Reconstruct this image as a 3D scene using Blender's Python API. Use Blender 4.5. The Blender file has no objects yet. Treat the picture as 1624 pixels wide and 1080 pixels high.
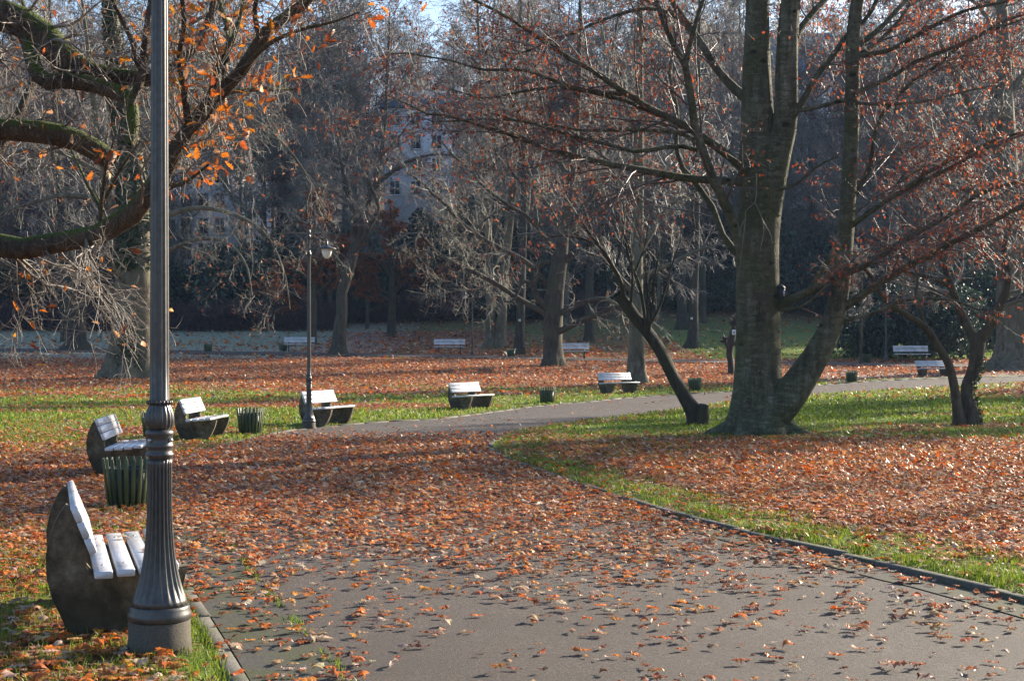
import bpy, math, random
import numpy as np
from mathutils import Vector

rng = np.random.default_rng(11)
random.seed(11)
C = bpy.context.scene.collection
scene = bpy.context.scene
F = 2255.6            # focal length in photograph pixels (50 mm on a 36 mm sensor)
CAMH = 1.65
HAZE = .00017
HOR = 560.0
SUN_AZ = math.radians(49)      # clockwise from +Y
SUN_EL = math.radians(21)
SUN = np.array([math.sin(SUN_AZ)*math.cos(SUN_EL), math.cos(SUN_AZ)*math.cos(SUN_EL), math.sin(SUN_EL)])

# ------------------------------------------------------------------ terrain
_TY = np.array([-200, -30, 0, 44, 52, 60, 68, 78, 90, 105, 120, 140, 160, 180, 205, 235, 270, 330, 900.])
_TZ = np.array([0, 0, 0, 0, .08, .24, .47, .88, 1.42, 2.3, 3.5, 6.3, 11, 15.5, 19.5, 23.5, 32, 50, 56.])
_fy = np.arange(-200, 900, .5)
_fz = np.interp(_fy, _TY, _TZ)
_k = np.hanning(19); _k /= _k.sum()
_fz = np.convolve(np.pad(_fz, 9, mode='edge'), _k, mode='valid')
def terr(x, y):
    x = np.asarray(x, float); y = np.asarray(y, float)
    z = np.interp(y, _fy, _fz)
    far = np.clip((y-110)/60, 0, 1)
    z = z + far*(1.4*np.sin(x*.045+.8)+.9*np.sin(x*.11+y*.05))
    return z
def gpt(px, py):
    """ground point seen at a pixel of the photograph"""
    ys = np.concatenate([np.arange(3, 60, .05), np.arange(60, 330, .1)])
    xs = (px-812)/F*ys
    zr = CAMH+(HOR-py)/F*ys
    h = zr-terr(xs, ys)
    i = np.argmax(h <= 0)
    return np.array([xs[i], ys[i], float(terr(xs[i], ys[i]))])
def at(px, py, d):
    return np.array([(px-812)/F*d, d, CAMH+(HOR-py)/F*d])

# value noise
_NT = rng.random((256, 256))
def vnoise(x, y):
    xi = np.floor(x).astype(int); yi = np.floor(y).astype(int)
    fx = x-xi; fy = y-yi
    fx = fx*fx*(3-2*fx); fy = fy*fy*(3-2*fy)
    a = _NT[xi % 256, yi % 256]; b = _NT[(xi+1) % 256, yi % 256]
    c = _NT[xi % 256, (yi+1) % 256]; d = _NT[(xi+1) % 256, (yi+1) % 256]
    return (a*(1-fx)+b*fx)*(1-fy)+(c*(1-fx)+d*fx)*fy
def fbm(x, y):
    return .5*vnoise(x, y)+.3*vnoise(x*2.1+7, y*2.1+3)+.2*vnoise(x*4.3+1, y*4.3+9)
def sstep(a, b, x):
    t = np.clip((x-a)/(b-a), 0, 1); return t*t*(3-2*t)

# ------------------------------------------------------------------ path outline (world) from its edges in the photograph
LEFT_PX = [(390,1080),(300,925),(264,830),(270,770),(310,726),(351,710),(401,699),(439,688),(483,681),(546,675),(634,668.5),(700,665),(802,652),(854,645),(946,637),(1008,631),(1094,625),(1162,621.5),(1273,614),(1347,608),(1455,602),(1624,597),(1760,590)]
RIGHT_PX = [(1624,960),(1462,919),(1378,897),(1295,877),(1212,860),(1180,850),(1095,828),(1018,806),(962,788),(915,772),(885,762),(838,745),(801,732),(780,718),(774,709),(783,700),(800,690),(829,683),(915,671),(1008,660),(1088,649),(1162,638),(1263,628),(1374,621),(1496,614),(1624,607),(1760,600)]
LEFT = np.array([gpt(*p)[:2] for p in LEFT_PX]); RIGHT = np.array([gpt(*p)[:2] for p in RIGHT_PX])
LEFT = np.vstack([[1.35, -1.5], [.55, 1.2], LEFT]); RIGHT = np.vstack([[6.6, -1.5], [5.2, 3.0], RIGHT])
def smooth2(P, step):
    """Catmull-Rom resampled polyline (any dimension)"""
    P = np.asarray(P, float)
    Q = np.vstack([2*P[0]-P[1], P, 2*P[-1]-P[-2]])
    out = []
    for i in range(1, len(Q)-2):
        n = max(2, int(np.linalg.norm((Q[i+1]-Q[i])[:2])/step)+1)
        t = np.linspace(0, 1, n, endpoint=False)[:, None]
        p0, p1, p2, p3 = Q[i-1], Q[i], Q[i+1], Q[i+2]
        out.append(.5*((2*p1)+(-p0+p2)*t+(2*p0-5*p1+4*p2-p3)*t**2+(-p0+3*p1-3*p2+p3)*t**3))
    out.append(Q[-2][None])
    return np.vstack(out)
LEFT = smooth2(LEFT, .5); RIGHT = smooth2(RIGHT, .5)
POLY = np.vstack([LEFT, RIGHT[::-1]])
def seg_dist(x, y, L):
    d = np.full(x.shape, 1e9)
    for a, b in zip(L[:-1], L[1:]):
        ab = b-a; l2 = (ab**2).sum()+1e-12
        t = np.clip(((x-a[0])*ab[0]+(y-a[1])*ab[1])/l2, 0, 1)
        d = np.minimum(d, (x-a[0]-t*ab[0])**2+(y-a[1]-t*ab[1])**2)
    return np.sqrt(d)
def inside(x, y, P):
    r = np.zeros(x.shape, bool)
    Q = np.roll(P, 1, axis=0)
    for (x1, y1), (x2, y2) in zip(P, Q):
        c = ((y1 > y) != (y2 > y))
        if c.any():
            r ^= c & (x < (x2-x1)*(y-y1)/((y2-y1) if y2 != y1 else 1e-9)+x1)
    return r
# far path across the back of the lawn
FAR_PX = [(-300,553),(0,556.5),(185,558),(267,559.5),(380,562),(580,564.7),(820,569.3),(980,573),(1160,576),(1330,579),(1444,581),(1560,582),(1700,580)]
FARC = smooth2(np.array([gpt(*p)[:2] for p in FAR_PX]), 2.0)
FARW = 1.5
def lawn_side(x, y):
    """1 on the right-hand lawn, 0 on the left"""
    xr = np.interp(y, np.array([0, 9.3, 12.4, 15.1, 20.1, 24.6, 28, 33.5, 41.8, 47.7]), np.array([5.5, 3.35, 2.2, 1.4, .23, -.41, -.25, 1.5, 5.1, 7.4]))
    return (x > xr-.3) & (y < 48)
def leaf_cover(x, y, ins=None, dp=None):
    """share of the ground hidden by fallen leaves"""
    if ins is None:
        ins = inside(x, y, POLY); dp = np.minimum(seg_dist(x, y, LEFT), seg_dist(x, y, RIGHT))
    n = fbm(x*.55, y*.55); n2 = fbm(x*.16+5, y*.30+2); n3 = fbm(x*1.7, y*1.7)
    pth = np.interp(y, [6, 8.3, 9.5, 11, 12.8, 15, 17, 24, 26.5, 28.5, 30.5, 40], [.045, .09, .16, .30, .57, .9, 1.05, 1.05, .8, .28, .04, .01])
    pth = pth*np.clip(.35+1.3*n3, .25, 1.5)+np.where((y < 13) & (seg_dist(x, y, LEFT) < .62), .30*n3, 0)
    right = lawn_side(x, y)
    # right lawn
    r = np.interp(y, [5, 20, 23.5, 25.5, 27.5, 30, 60], [1.0, 1.0, .95, .75, .16, .04, .03])
    r = np.where(dp < 1.0+.35*(n-.5), np.interp(dp, [0, .25, .8, 1.4], [.22, .24, .38, .9]), r)
    r = np.where((y > 21) & (x < 3.0), np.minimum(r, .62), r)
    r = np.clip(r*(.6+.9*n2)+np.where(y > 27, .5*sstep(.66, .74, n2), 0), 0, 1.1)
    # left lawn
    l = np.interp(y, [4, 8.6, 9.4, 11, 22, 25, 29, 33, 52, 58, 64, 80, 86, 92, 104, 118, 135, 200], [.6, .6, .7, .95, 1.0, .8, .38, .30, .36, .8, .98, 1, .9, .72, .55, .42, .6, .7])
    l = np.where((y > 9) & (y < 15) & (x < -3.0), l*(.35+.9*n), l)
    l = np.where((y < 9.8) & (dp < .3), .10, l)
    l = np.where(y < 9.8, l*np.clip(.3+1.3*n3, .2, 1.2), l)
    l = np.where((y > 22) & (y < 60), np.clip(l*(.1+1.3*n2)+.6*sstep(.55, .66, n2), 0, 1), l)
    l = np.where((y > 26) & (y < 70), l*np.interp(dp, [0, .5, 3.0], [.3, .35, 1]), l)
    l = np.where((y > 86) & (x < -14), l*.7, l)
    l = np.where((y > 86) & (x > 12), l*np.interp(y, [88, 100, 112, 125], [.15, .2, .5, 1]), l)
    l = np.where((y > 88) & (y < 118) & (x > -14) & (x < 0), np.maximum(l, .85*(.5+n2)), l)
    return np.clip(np.where(ins, pth, np.where(right, r, l)), 0, 1.1)

# ------------------------------------------------------------------ materials
def mat(name):
    m = bpy.data.materials.new(name); m.use_nodes = True
    nt = m.node_tree
    for n in list(nt.nodes): nt.nodes.remove(n)
    out = nt.nodes.new('ShaderNodeOutputMaterial')
    return m, nt, out
def nd(nt, t, **kw):
    n = nt.nodes.new('ShaderNode'+t)
    for k, v in kw.items():
        if k.startswith('i_'):
            key = k[2:].replace('_', ' ')
            n.inputs[key].default_value = v
        else: setattr(n, k, v)
    return n
def lk(nt, a, b): nt.links.new(a, b)
def ramp(nt, src, stops):
    r = nd(nt, 'ValToRGB')
    e = r.color_ramp.elements
    e[0].position, e[0].color = stops[0][0], (*stops[0][1], 1)
    e[1].position, e[1].color = stops[-1][0], (*stops[-1][1], 1)
    for p, c in stops[1:-1]:
        k = e.new(p); k.color = (*c, 1)
    lk(nt, src, r.inputs[0]); return r.outputs[0]
def coords(nt, scale=(1, 1, 1)):
    tc = nd(nt, 'TexCoord'); mp = nd(nt, 'Mapping'); mp.inputs['Scale'].default_value = scale
    lk(nt, tc.outputs['Object'], mp.inputs['Vector']); return mp.outputs[0]
def noise(nt, vec, scale, detail=6, rough=.6):
    n = nd(nt, 'TexNoise'); n.inputs['Scale'].default_value = scale; n.inputs['Detail'].default_value = detail
    n.inputs['Roughness'].default_value = rough
    lk(nt, vec, n.inputs['Vector']); return n.outputs['Fac']
def mixc(nt, fac, a, b, mode='MIX'):
    m = nd(nt, 'Mix', data_type='RGBA', blend_type=mode)
    for s, v in ((0, fac), (6, a), (7, b)):
        if isinstance(v, (int, float)): m.inputs[s].default_value = v
        elif isinstance(v, tuple): m.inputs[s].default_value = (*v, 1)
        else: lk(nt, v, m.inputs[s])
    return m.outputs[2]
def mth(nt, op, a, b=0.0):
    m = nd(nt, 'Math', operation=op)
    for s, v in ((0, a), (1, b)):
        if isinstance(v, (int, float)): m.inputs[s].default_value = v
        else: lk(nt, v, m.inputs[s])
    return m.outputs[0]
def bump(nt, h, strength, dist):
    b = nd(nt, 'Bump'); b.inputs['Strength'].default_value = strength; b.inputs['Distance'].default_value = dist
    lk(nt, h, b.inputs['Height']); return b.outputs[0]
def principled(nt, out, col, rough=.8, nrm=None, spec=.4, metal=0):
    p = nd(nt, 'BsdfPrincipled')
    if isinstance(col, tuple): p.inputs['Base Color'].default_value = (*col, 1)
    else: lk(nt, col, p.inputs['Base Color'])
    if isinstance(rough, (int, float)): p.inputs['Roughness'].default_value = rough
    else: lk(nt, rough, p.inputs['Roughness'])
    p.inputs['Specular IOR Level'].default_value = spec; p.inputs['Metallic'].default_value = metal
    if nrm is not None: lk(nt, nrm, p.inputs['Normal'])
    lk(nt, p.outputs[0], out.inputs[0]); return p

def bark_mat(name, dark, mid, light, moss=0.0, mosscol=(.035, .05, .012), scale=6.0, stretch=.22, bumps=.03, topmoss=0.0, ridges=0):
    m, nt, out = mat(name)
    v = coords(nt, (1, 1, stretch)); v0 = coords(nt)
    n1 = noise(nt, v, scale, 8, .65); n2 = noise(nt, v0, 1.1, 4); n3 = noise(nt, v0, 22, 3)
    vo = nd(nt, 'TexVoronoi', feature='DISTANCE_TO_EDGE'); vo.inputs['Scale'].default_value = scale*2.2
    lk(nt, v, vo.inputs['Vector'])
    col = ramp(nt, n1, [(.3, dark), (.5, mid), (.7, light)])
    col = mixc(nt, ramp(nt, n2, [(.42, (0, 0, 0)), (.62, (1, 1, 1))]), col, mixc(nt, .5, col, light))
    if moss > 0:
        f = mth(nt, 'MULTIPLY', ramp(nt, n2, [(.45, (0, 0, 0)), (.6, (1, 1, 1))]), moss)
        col = mixc(nt, f, col, mosscol)
    if topmoss > 0:
        g = nd(nt, 'NewGeometry'); s = nd(nt, 'SeparateXYZ'); lk(nt, g.outputs['Normal'], s.inputs[0])
        f = mth(nt, 'ADD', s.outputs[2], mth(nt, 'MULTIPLY', mth(nt, 'SUBTRACT', n2, .5), 2.2))
        f = mth(nt, 'MULTIPLY', ramp(nt, f, [(.25, (0, 0, 0)), (.6, (1, 1, 1))]), topmoss)
        mc = mixc(nt, n3, (.03, .045, .008), (.10, .13, .02))
        col = mixc(nt, f, col, mc)
    h = mth(nt, 'ADD', mth(nt, 'MULTIPLY', n1, .7), mth(nt, 'MULTIPLY', ramp(nt, vo.outputs[0], [(0, (0, 0, 0)), (.12, (1, 1, 1))]), .25))
    h = mth(nt, 'ADD', h, mth(nt, 'MULTIPLY', n3, .15))
    if ridges:
        # beech: fine cross wrinkles, pale lichen spots, dark scars
        vr = coords(nt, (.8, .8, 3.2)); wr_ = noise(nt, vr, 2.6, 8, .75)
        rr = ramp(nt, wr_, [(.47, (0, 0, 0)), (.5, (1, 1, 1)), (.53, (0, 0, 0))])
        h = mth(nt, 'SUBTRACT', h, mth(nt, 'MULTIPLY', rr, .25))
        col = mixc(nt, mth(nt, 'MULTIPLY', rr, .18), col, dark)
        vl = nd(nt, 'TexVoronoi'); vl.inputs['Scale'].default_value = 7; lk(nt, v0, vl.inputs['Vector'])
        sp_ = ramp(nt, mth(nt, 'ADD', vl.outputs[0], mth(nt, 'MULTIPLY', n3, .25)), [(.2, (1, 1, 1)), (.3, (0, 0, 0))])
        col = mixc(nt, mth(nt, 'MULTIPLY', sp_, .45), col, (.21, .21, .17))
        vs_ = nd(nt, 'TexVoronoi'); vs_.inputs['Scale'].default_value = 1.6; lk(nt, coords(nt, (1, 1, 1.8)), vs_.inputs['Vector'])
        sc_ = ramp(nt, mth(nt, 'ADD', vs_.outputs[0], mth(nt, 'MULTIPLY', n1, .12)), [(.14, (1, 1, 1)), (.2, (0, 0, 0))])
        col = mixc(nt, mth(nt, 'MULTIPLY', sc_, .8), col, (.016, .013, .010)); h = mth(nt, 'SUBTRACT', h, mth(nt, 'MULTIPLY', sc_, .7))
    principled(nt, out, col, .85, bump(nt, h, .9, bumps), .25)
    return m
def twig_mat(name, a, b, rough=.75, spec=.3):
    m, nt, out = mat(name)
    n = noise(nt, coords(nt), 1.3, 4)
    principled(nt, out, ramp(nt, n, [(.35, a), (.65, b)]), rough, None, spec)
    return m
def leaf_mat(name, trans=.35, rough=.6, spec=.35):
    """leaf colour comes from the per-leaf colour attribute"""
    m, nt, out = mat(name)
    at_ = nd(nt, 'Attribute', attribute_name='Col')
    n = noise(nt, coords(nt), 45, 3)
    col = mixc(nt, mth(nt, 'MULTIPLY', n, .2), at_.outputs['Color'], (.14, .05, .02))
    p = nd(nt, 'BsdfPrincipled'); lk(nt, col, p.inputs['Base Color']); p.inputs['Roughness'].default_value = rough
    p.inputs['Specular IOR Level'].default_value = spec
    t = nd(nt, 'BsdfTranslucent'); lk(nt, mixc(nt, .55, col, mixc(nt, 1.0, col, (1.0, .55, .25), 'MULTIPLY')), t.inputs['Color'])
    ms = nd(nt, 'MixShader'); ms.inputs[0].default_value = trans
    lk(nt, p.outputs[0], ms.inputs[1]); lk(nt, t.outputs[0], ms.inputs[2]); lk(nt, ms.outputs[0], out.inputs[0])
    return m
def green_mat(name, trans=.4):
    m, nt, out = mat(name)
    at_ = nd(nt, 'Attribute', attribute_name='Col')
    p = nd(nt, 'BsdfPrincipled'); lk(nt, at_.outputs['Color'], p.inputs['Base Color']); p.inputs['Roughness'].default_value = .5
    p.inputs['Specular IOR Level'].default_value = .3
    t = nd(nt, 'BsdfTranslucent'); lk(nt, at_.outputs['Color'], t.inputs['Color'])
    ms = nd(nt, 'MixShader'); ms.inputs[0].default_value = trans
    lk(nt, p.outputs[0], ms.inputs[1]); lk(nt, t.outputs[0], ms.inputs[2]); lk(nt, ms.outputs[0], out.inputs[0])
    return m

M = {}
M['beech_bark'] = bark_mat('beech_bark', (.045, .040, .027), (.10, .098, .060), (.21, .205, .15), .75, (.06, .068, .022), 5, .20, .05, ridges=1)
M['oak_bark'] = bark_mat('oak_bark', (.018, .013, .010), (.055, .040, .028), (.12, .09, .065), .0, (0, 0, 0), 14, .5, .04, .95)
M['plane_bark'] = bark_mat('plane_bark', (.04, .032, .02), (.11, .09, .06), (.22, .19, .14), .5, (.07, .075, .03), 5, .35, .03)
M['dark_bark'] = bark_mat('dark_bark', (.018, .015, .012), (.045, .037, .03), (.09, .075, .06), .5, (.03, .04, .012), 9, .3, .03)
M['park_bark'] = bark_mat('park_bark', (.022, .018, .014), (.055, .045, .034), (.12, .10, .08), .5, (.05, .06, .02), 7, .25, .03)
M['twin_bark'] = bark_mat('twin_bark', (.03, .024, .02), (.075, .058, .045), (.14, .115, .09), .4, (.05, .055, .02), 10, .25, .035)
M['wood_bark'] = twig_mat('wood_bark', (.06, .05, .042), (.15, .13, .105))
M['beech_twig'] = twig_mat('beech_twig', (.05, .038, .032), (.13, .10, .09), .5, .5)
M['oak_twig'] = twig_mat('oak_twig', (.06, .045, .038), (.18, .15, .12), .55, .5)
M['pale_twig'] = twig_mat('pale_twig', (.10, .095, .066), (.25, .235, .18), .6, .4)
M['wood_twig'] = twig_mat('wood_twig', (.095, .084, .072), (.27, .24, .205), .6, .4)
M['dark_twig'] = twig_mat('dark_twig', (.022, .017, .016), (.06, .048, .045), .6, .4)
M['hedge_twig'] = twig_mat('hedge_twig', (.04, .03, .034), (.10, .075, .08))
M['tree_leaf'] = leaf_mat('tree_leaf', .5, .5)
M['fallen_leaf'] = leaf_mat('fallen_leaf', .32, .5, .65)
M['grass'] = green_mat('grass', .45)
M['evergreen'] = green_mat('evergreen', .15)

# asphalt
m, nt, out = mat('asphalt'); v = coords(nt)
g = noise(nt, v, 62, 4, .85); b = noise(nt, v, .9, 5); st = noise(nt, v, 420, 1)
col = ramp(nt, g, [(.36, (.024, .017, .014)), (.5, (.060, .045, .037)), (.66, (.14, .112, .095))])
col = mixc(nt, ramp(nt, b, [(.4, (0, 0, 0)), (.65, (1, 1, 1))]), col, mixc(nt, 1.0, col, (.78, .72, .68), 'MULTIPLY'))
vo = nd(nt, 'TexVoronoi', feature='DISTANCE_TO_EDGE'); vo.inputs['Scale'].default_value = .33
wv = nd(nt, 'Mix', data_type='VECTOR'); wv.inputs[0].default_value = .12; lk(nt, v, wv.inputs[4])
nz = nd(nt, 'TexNoise'); nz.inputs['Scale'].default_value = 3; lk(nt, v, nz.inputs['Vector']); lk(nt, nz.outputs['Color'], wv.inputs[5]); lk(nt, wv.outputs[1], vo.inputs['Vector'])
col = mixc(nt, ramp(nt, vo.outputs[0], [(.0, (.35, .35, .35)), (.003, (0, 0, 0))]), col, (.05, .045, .04))
s1 = noise(nt, v, .45, 6, .7); s2 = noise(nt, coords(nt, (1, .35, 1)), 1.6, 5, .7)
col = mixc(nt, mth(nt, 'MULTIPLY', ramp(nt, s1, [(.50, (0, 0, 0)), (.56, (1, 1, 1))]), .38), col, (.05, .042, .036))
col = mixc(nt, mth(nt, 'MULTIPLY', ramp(nt, s2, [(.56, (0, 0, 0)), (.66, (1, 1, 1))]), .45), col, (.11, .094, .084))
gr = nd(nt, 'TexVoronoi'); gr.inputs['Scale'].default_value = 24; lk(nt, v, gr.inputs['Vector'])
col = mixc(nt, ramp(nt, gr.outputs[0], [(.10, (.8, .8, .8)), (.15, (0, 0, 0))]), col, mixc(nt, g, (.02, .017, .014), (.22, .19, .165)))
principled(nt, out, col, .74, bump(nt, mth(nt, 'ADD', g, st), .9, .010), .45); M['asphalt'] = m
# far asphalt shares it; kerb, gutter slabs
def stone(name, a, b, c, moss, mc=(.06, .075, .015), sc=60):
    m, nt, out = mat(name); v = coords(nt)
    g = noise(nt, v, sc, 4, .7); b_ = noise(nt, v, 2.3, 5)
    col = ramp(nt, g, [(.3, a), (.5, b), (.72, c)])
    col = mixc(nt, mth(nt, 'MULTIPLY', ramp(nt, b_, [(.45, (0, 0, 0)), (.6, (1, 1, 1))]), moss), col, mc)
    principled(nt, out, col, .85, bump(nt, g, .5, .006), .3); M[name] = m
stone('kerb_stone', (.07, .064, .055), (.125, .115, .10), (.20, .19, .17), .4)
stone('dark_kerb', (.05, .048, .042), (.09, .085, .075), (.16, .15, .14), .45)
stone('gutter_slab', (.030, .028, .024), (.055, .052, .044), (.10, .095, .082), .6, (.05, .058, .014))
stone('bench_concrete', (.05, .038, .023), (.115, .09, .06), (.20, .165, .115), .75, (.026, .021, .011), 13)
stone('lamp_plinth', (.05, .042, .033), (.085, .074, .06), (.13, .115, .095), .4, (.05, .04, .022), 90)
# ground: colour from masks (leaf share, frost, dirt with painted hill shade) stored per vertex
m, nt, out = mat('lawn_ground'); v = coords(nt)
at_ = nd(nt, 'Attribute', attribute_name='Col'); sp = nd(nt, 'SeparateColor'); lk(nt, at_.outputs['Color'], sp.inputs[0])
fine = noise(nt, v, 30, 4, .7); med = noise(nt, v, 4.0, 5, .65); big = noise(nt, v, .35, 4)
grass = ramp(nt, fine, [(.3, (.04, .068, .008)), (.5, (.10, .16, .016)), (.72, (.18, .25, .032))])
grass = mixc(nt, ramp(nt, big, [(.4, (0, 0, 0)), (.65, (1, 1, 1))]), grass, mixc(nt, .55, grass, (.12, .13, .03)))
vc = nd(nt, 'TexVoronoi'); vc.inputs['Scale'].default_value = 9; vc.inputs['Randomness'].default_value = 1; lk(nt, v, vc.inputs['Vector'])
sepv = nd(nt, 'SeparateColor'); lk(nt, vc.outputs['Color'], sepv.inputs[0])
leafc = ramp(nt, sepv.outputs[0], [(0, (.06, .025, .012)), (.35, (.17, .06, .022)), (.65, (.25, .09, .03)), (.85, (.30, .18, .12)), (1, (.10, .04, .02))])
lm = mth(nt, 'ADD', sp.outputs[0], mth(nt, 'MULTIPLY', mth(nt, 'SUBTRACT', fine, .5), 1.2))
lm = mth(nt, 'ADD', lm, mth(nt, 'MULTIPLY', mth(nt, 'SUBTRACT', med, .5), .9))
col = mixc(nt, ramp(nt, lm, [(.38, (0, 0, 0)), (.58, (1, 1, 1))]), grass, leafc)
fr = mth(nt, 'MULTIPLY', sp.outputs[1], ramp(nt, fine, [(.38, (0, 0, 0)), (.62, (1, 1, 1))]))
col = mixc(nt, fr, col, (.62, .66, .70))
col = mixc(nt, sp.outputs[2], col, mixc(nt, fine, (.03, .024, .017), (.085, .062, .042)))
principled(nt, out, col, .9, bump(nt, mth(nt, 'ADD', fine, med), .8, .04), .2); M['ground'] = m

# paint, metal, glass
m, nt, out = mat('white_paint'); v = coords(nt); g = noise(nt, coords(nt, (1, 14, 14)), 7, 5); d = noise(nt, v, 3, 5)
col = ramp(nt, g, [(.3, (.48, .48, .51)), (.6, (.60, .60, .64))])
col = mixc(nt, mth(nt, 'MULTIPLY', ramp(nt, d, [(.45, (0, 0, 0)), (.62, (1, 1, 1))]), .55), col, (.20, .23, .215))
principled(nt, out, col, .27, bump(nt, g, .2, .003), .7); M['white_paint'] = m
m, nt, out = mat('lamp_paint'); v = coords(nt); g = noise(nt, v, 30, 5); d = noise(nt, coords(nt, (1, 1, .25)), 6, 5)
col = ramp(nt, g, [(.3, (.040, .037, .036)), (.7, (.075, .070, .067))])
col = mixc(nt, ramp(nt, d, [(.58, (0, 0, 0)), (.68, (.9, .9, .9))]), col, (.018, .016, .015))
principled(nt, out, col, .38, bump(nt, g, .2, .004), .55, .15); M['lamp_paint'] = m
m, nt, out = mat('bolt_metal'); principled(nt, out, (.4, .4, .42), .35, None, .5, .9); M['bolt'] = m
m, nt, out = mat('lamp_globe'); g = noise(nt, coords(nt), 12, 3)
principled(nt, out, ramp(nt, g, [(.3, (.72, .70, .64)), (.7, (.85, .83, .78))]), .25, None, .5); M['globe'] = m
m, nt, out = mat('bin_paint'); g = noise(nt, coords(nt, (1, 1, .3)), 9, 5)
principled(nt, out, ramp(nt, g, [(.3, (.02, .036, .016)), (.55, (.055, .085, .03)), (.75, (.12, .145, .05))]), .5, None, .4); M['bin_paint'] = m
m, nt, out = mat('dark_metal'); g = noise(nt, coords(nt), 20, 4)
principled(nt, out, ramp(nt, g, [(.3, (.02, .022, .024)), (.7, (.05, .052, .055))]), .5, None, .4); M['dark_metal'] = m
m, nt, out = mat('cut_wood'); g = noise(nt, coords(nt), 26, 4)
principled(nt, out, ramp(nt, g, [(.3, (.14, .075, .045)), (.7, (.34, .20, .13))]), .8, None, .3); M['cut_wood'] = m
def plain(name, a, b, rough=.8, sc=3, spec=.3):
    m, nt, out = mat(name); g = noise(nt, coords(nt), sc, 5)
    principled(nt, out, ramp(nt, g, [(.35, a), (.65, b)]), rough, None, spec); M[name] = m
plain('render_pale', (.62, .63, .66), (.72, .73, .76))
plain('render_cream', (.66, .60, .50), (.75, .70, .60))
plain('slate', (.07, .09, .13), (.12, .145, .19))
plain('window_glass', (.03, .04, .055), (.07, .085, .11), .15, 2, .6)
plain('window_trim', (.70, .70, .70), (.78, .78, .78))
plain('tag_white', (.74, .74, .74), (.80, .80, .80), .5)
plain('tag_mark', (.05, .05, .06), (.08, .08, .09), .6)
plain('nest_wood', (.018, .02, .022), (.05, .05, .05), .5)

# ------------------------------------------------------------------ mesh helpers
def make_mesh(name, V, faces, material, smooth=True, cols=None):
    """V (n,3); faces: list of (m,3)/(m,4) index arrays"""
    me = bpy.data.meshes.new(name)
    V = np.ascontiguousarray(V, dtype=np.float32)
    faces = [np.asarray(f, dtype=np.int32) for f in faces if len(f)]
    me.vertices.add(len(V)); me.vertices.foreach_set('co', V.ravel())
    nl = sum(f.size for f in faces); npol = sum(len(f) for f in faces)
    me.loops.add(nl); me.polygons.add(npol)
    me.loops.foreach_set('vertex_index', np.concatenate([f.ravel() for f in faces]))
    tot = np.concatenate([np.full(len(f), f.shape[1], np.int32) for f in faces])
    st = np.concatenate([[0], np.cumsum(tot)[:-1]]).astype(np.int32)
    me.polygons.foreach_set('loop_start', st)
    if smooth: me.polygons.foreach_set('use_smooth', np.ones(npol, bool))
    if cols is not None:
        a = me.color_attributes.new('Col', 'FLOAT_COLOR', 'POINT')
        c = np.ones((len(V), 4), np.float32); c[:, :3] = cols
        a.data.foreach_set('color', c.ravel())
    me.materials.append(material)
    me.update(calc_edges=True); 
    return me
def link(name, me, parent=None):
    o = bpy.data.objects.new(name, me); C.objects.link(o)
    if parent is not None: o.parent = parent
    return o
def thing(name, label, cat, loc=(0, 0, 0), rz=0.0, group=None):
    o = bpy.data.objects.new(name, None); C.objects.link(o)
    o.empty_display_size = .2
    o.location = [float(a) for a in loc]; o.rotation_euler = (0, 0, rz)
    o['label'] = label; o['category'] = cat
    if group: o['group'] = group
    return o
def tag(o, label, cat, group=None):
    o['label'] = label; o['category'] = cat
    if group: o['group'] = group
    return o
def dup(root, loc, rz=0.0, scale=1.0, label=None, group=None, mirror=False):
    r = root.copy(); C.objects.link(r)
    r.location = [float(a) for a in loc]; r.rotation_euler = (0, 0, rz); r.scale = (scale, scale, scale)
    if label: r['label'] = label
    if group: r['group'] = group
    for ch in list(root.children):
        c = ch.copy(); C.objects.link(c); c.parent = r
        for g in list(ch.children):
            d = g.copy(); C.objects.link(d); d.parent = c
    return r
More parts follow.
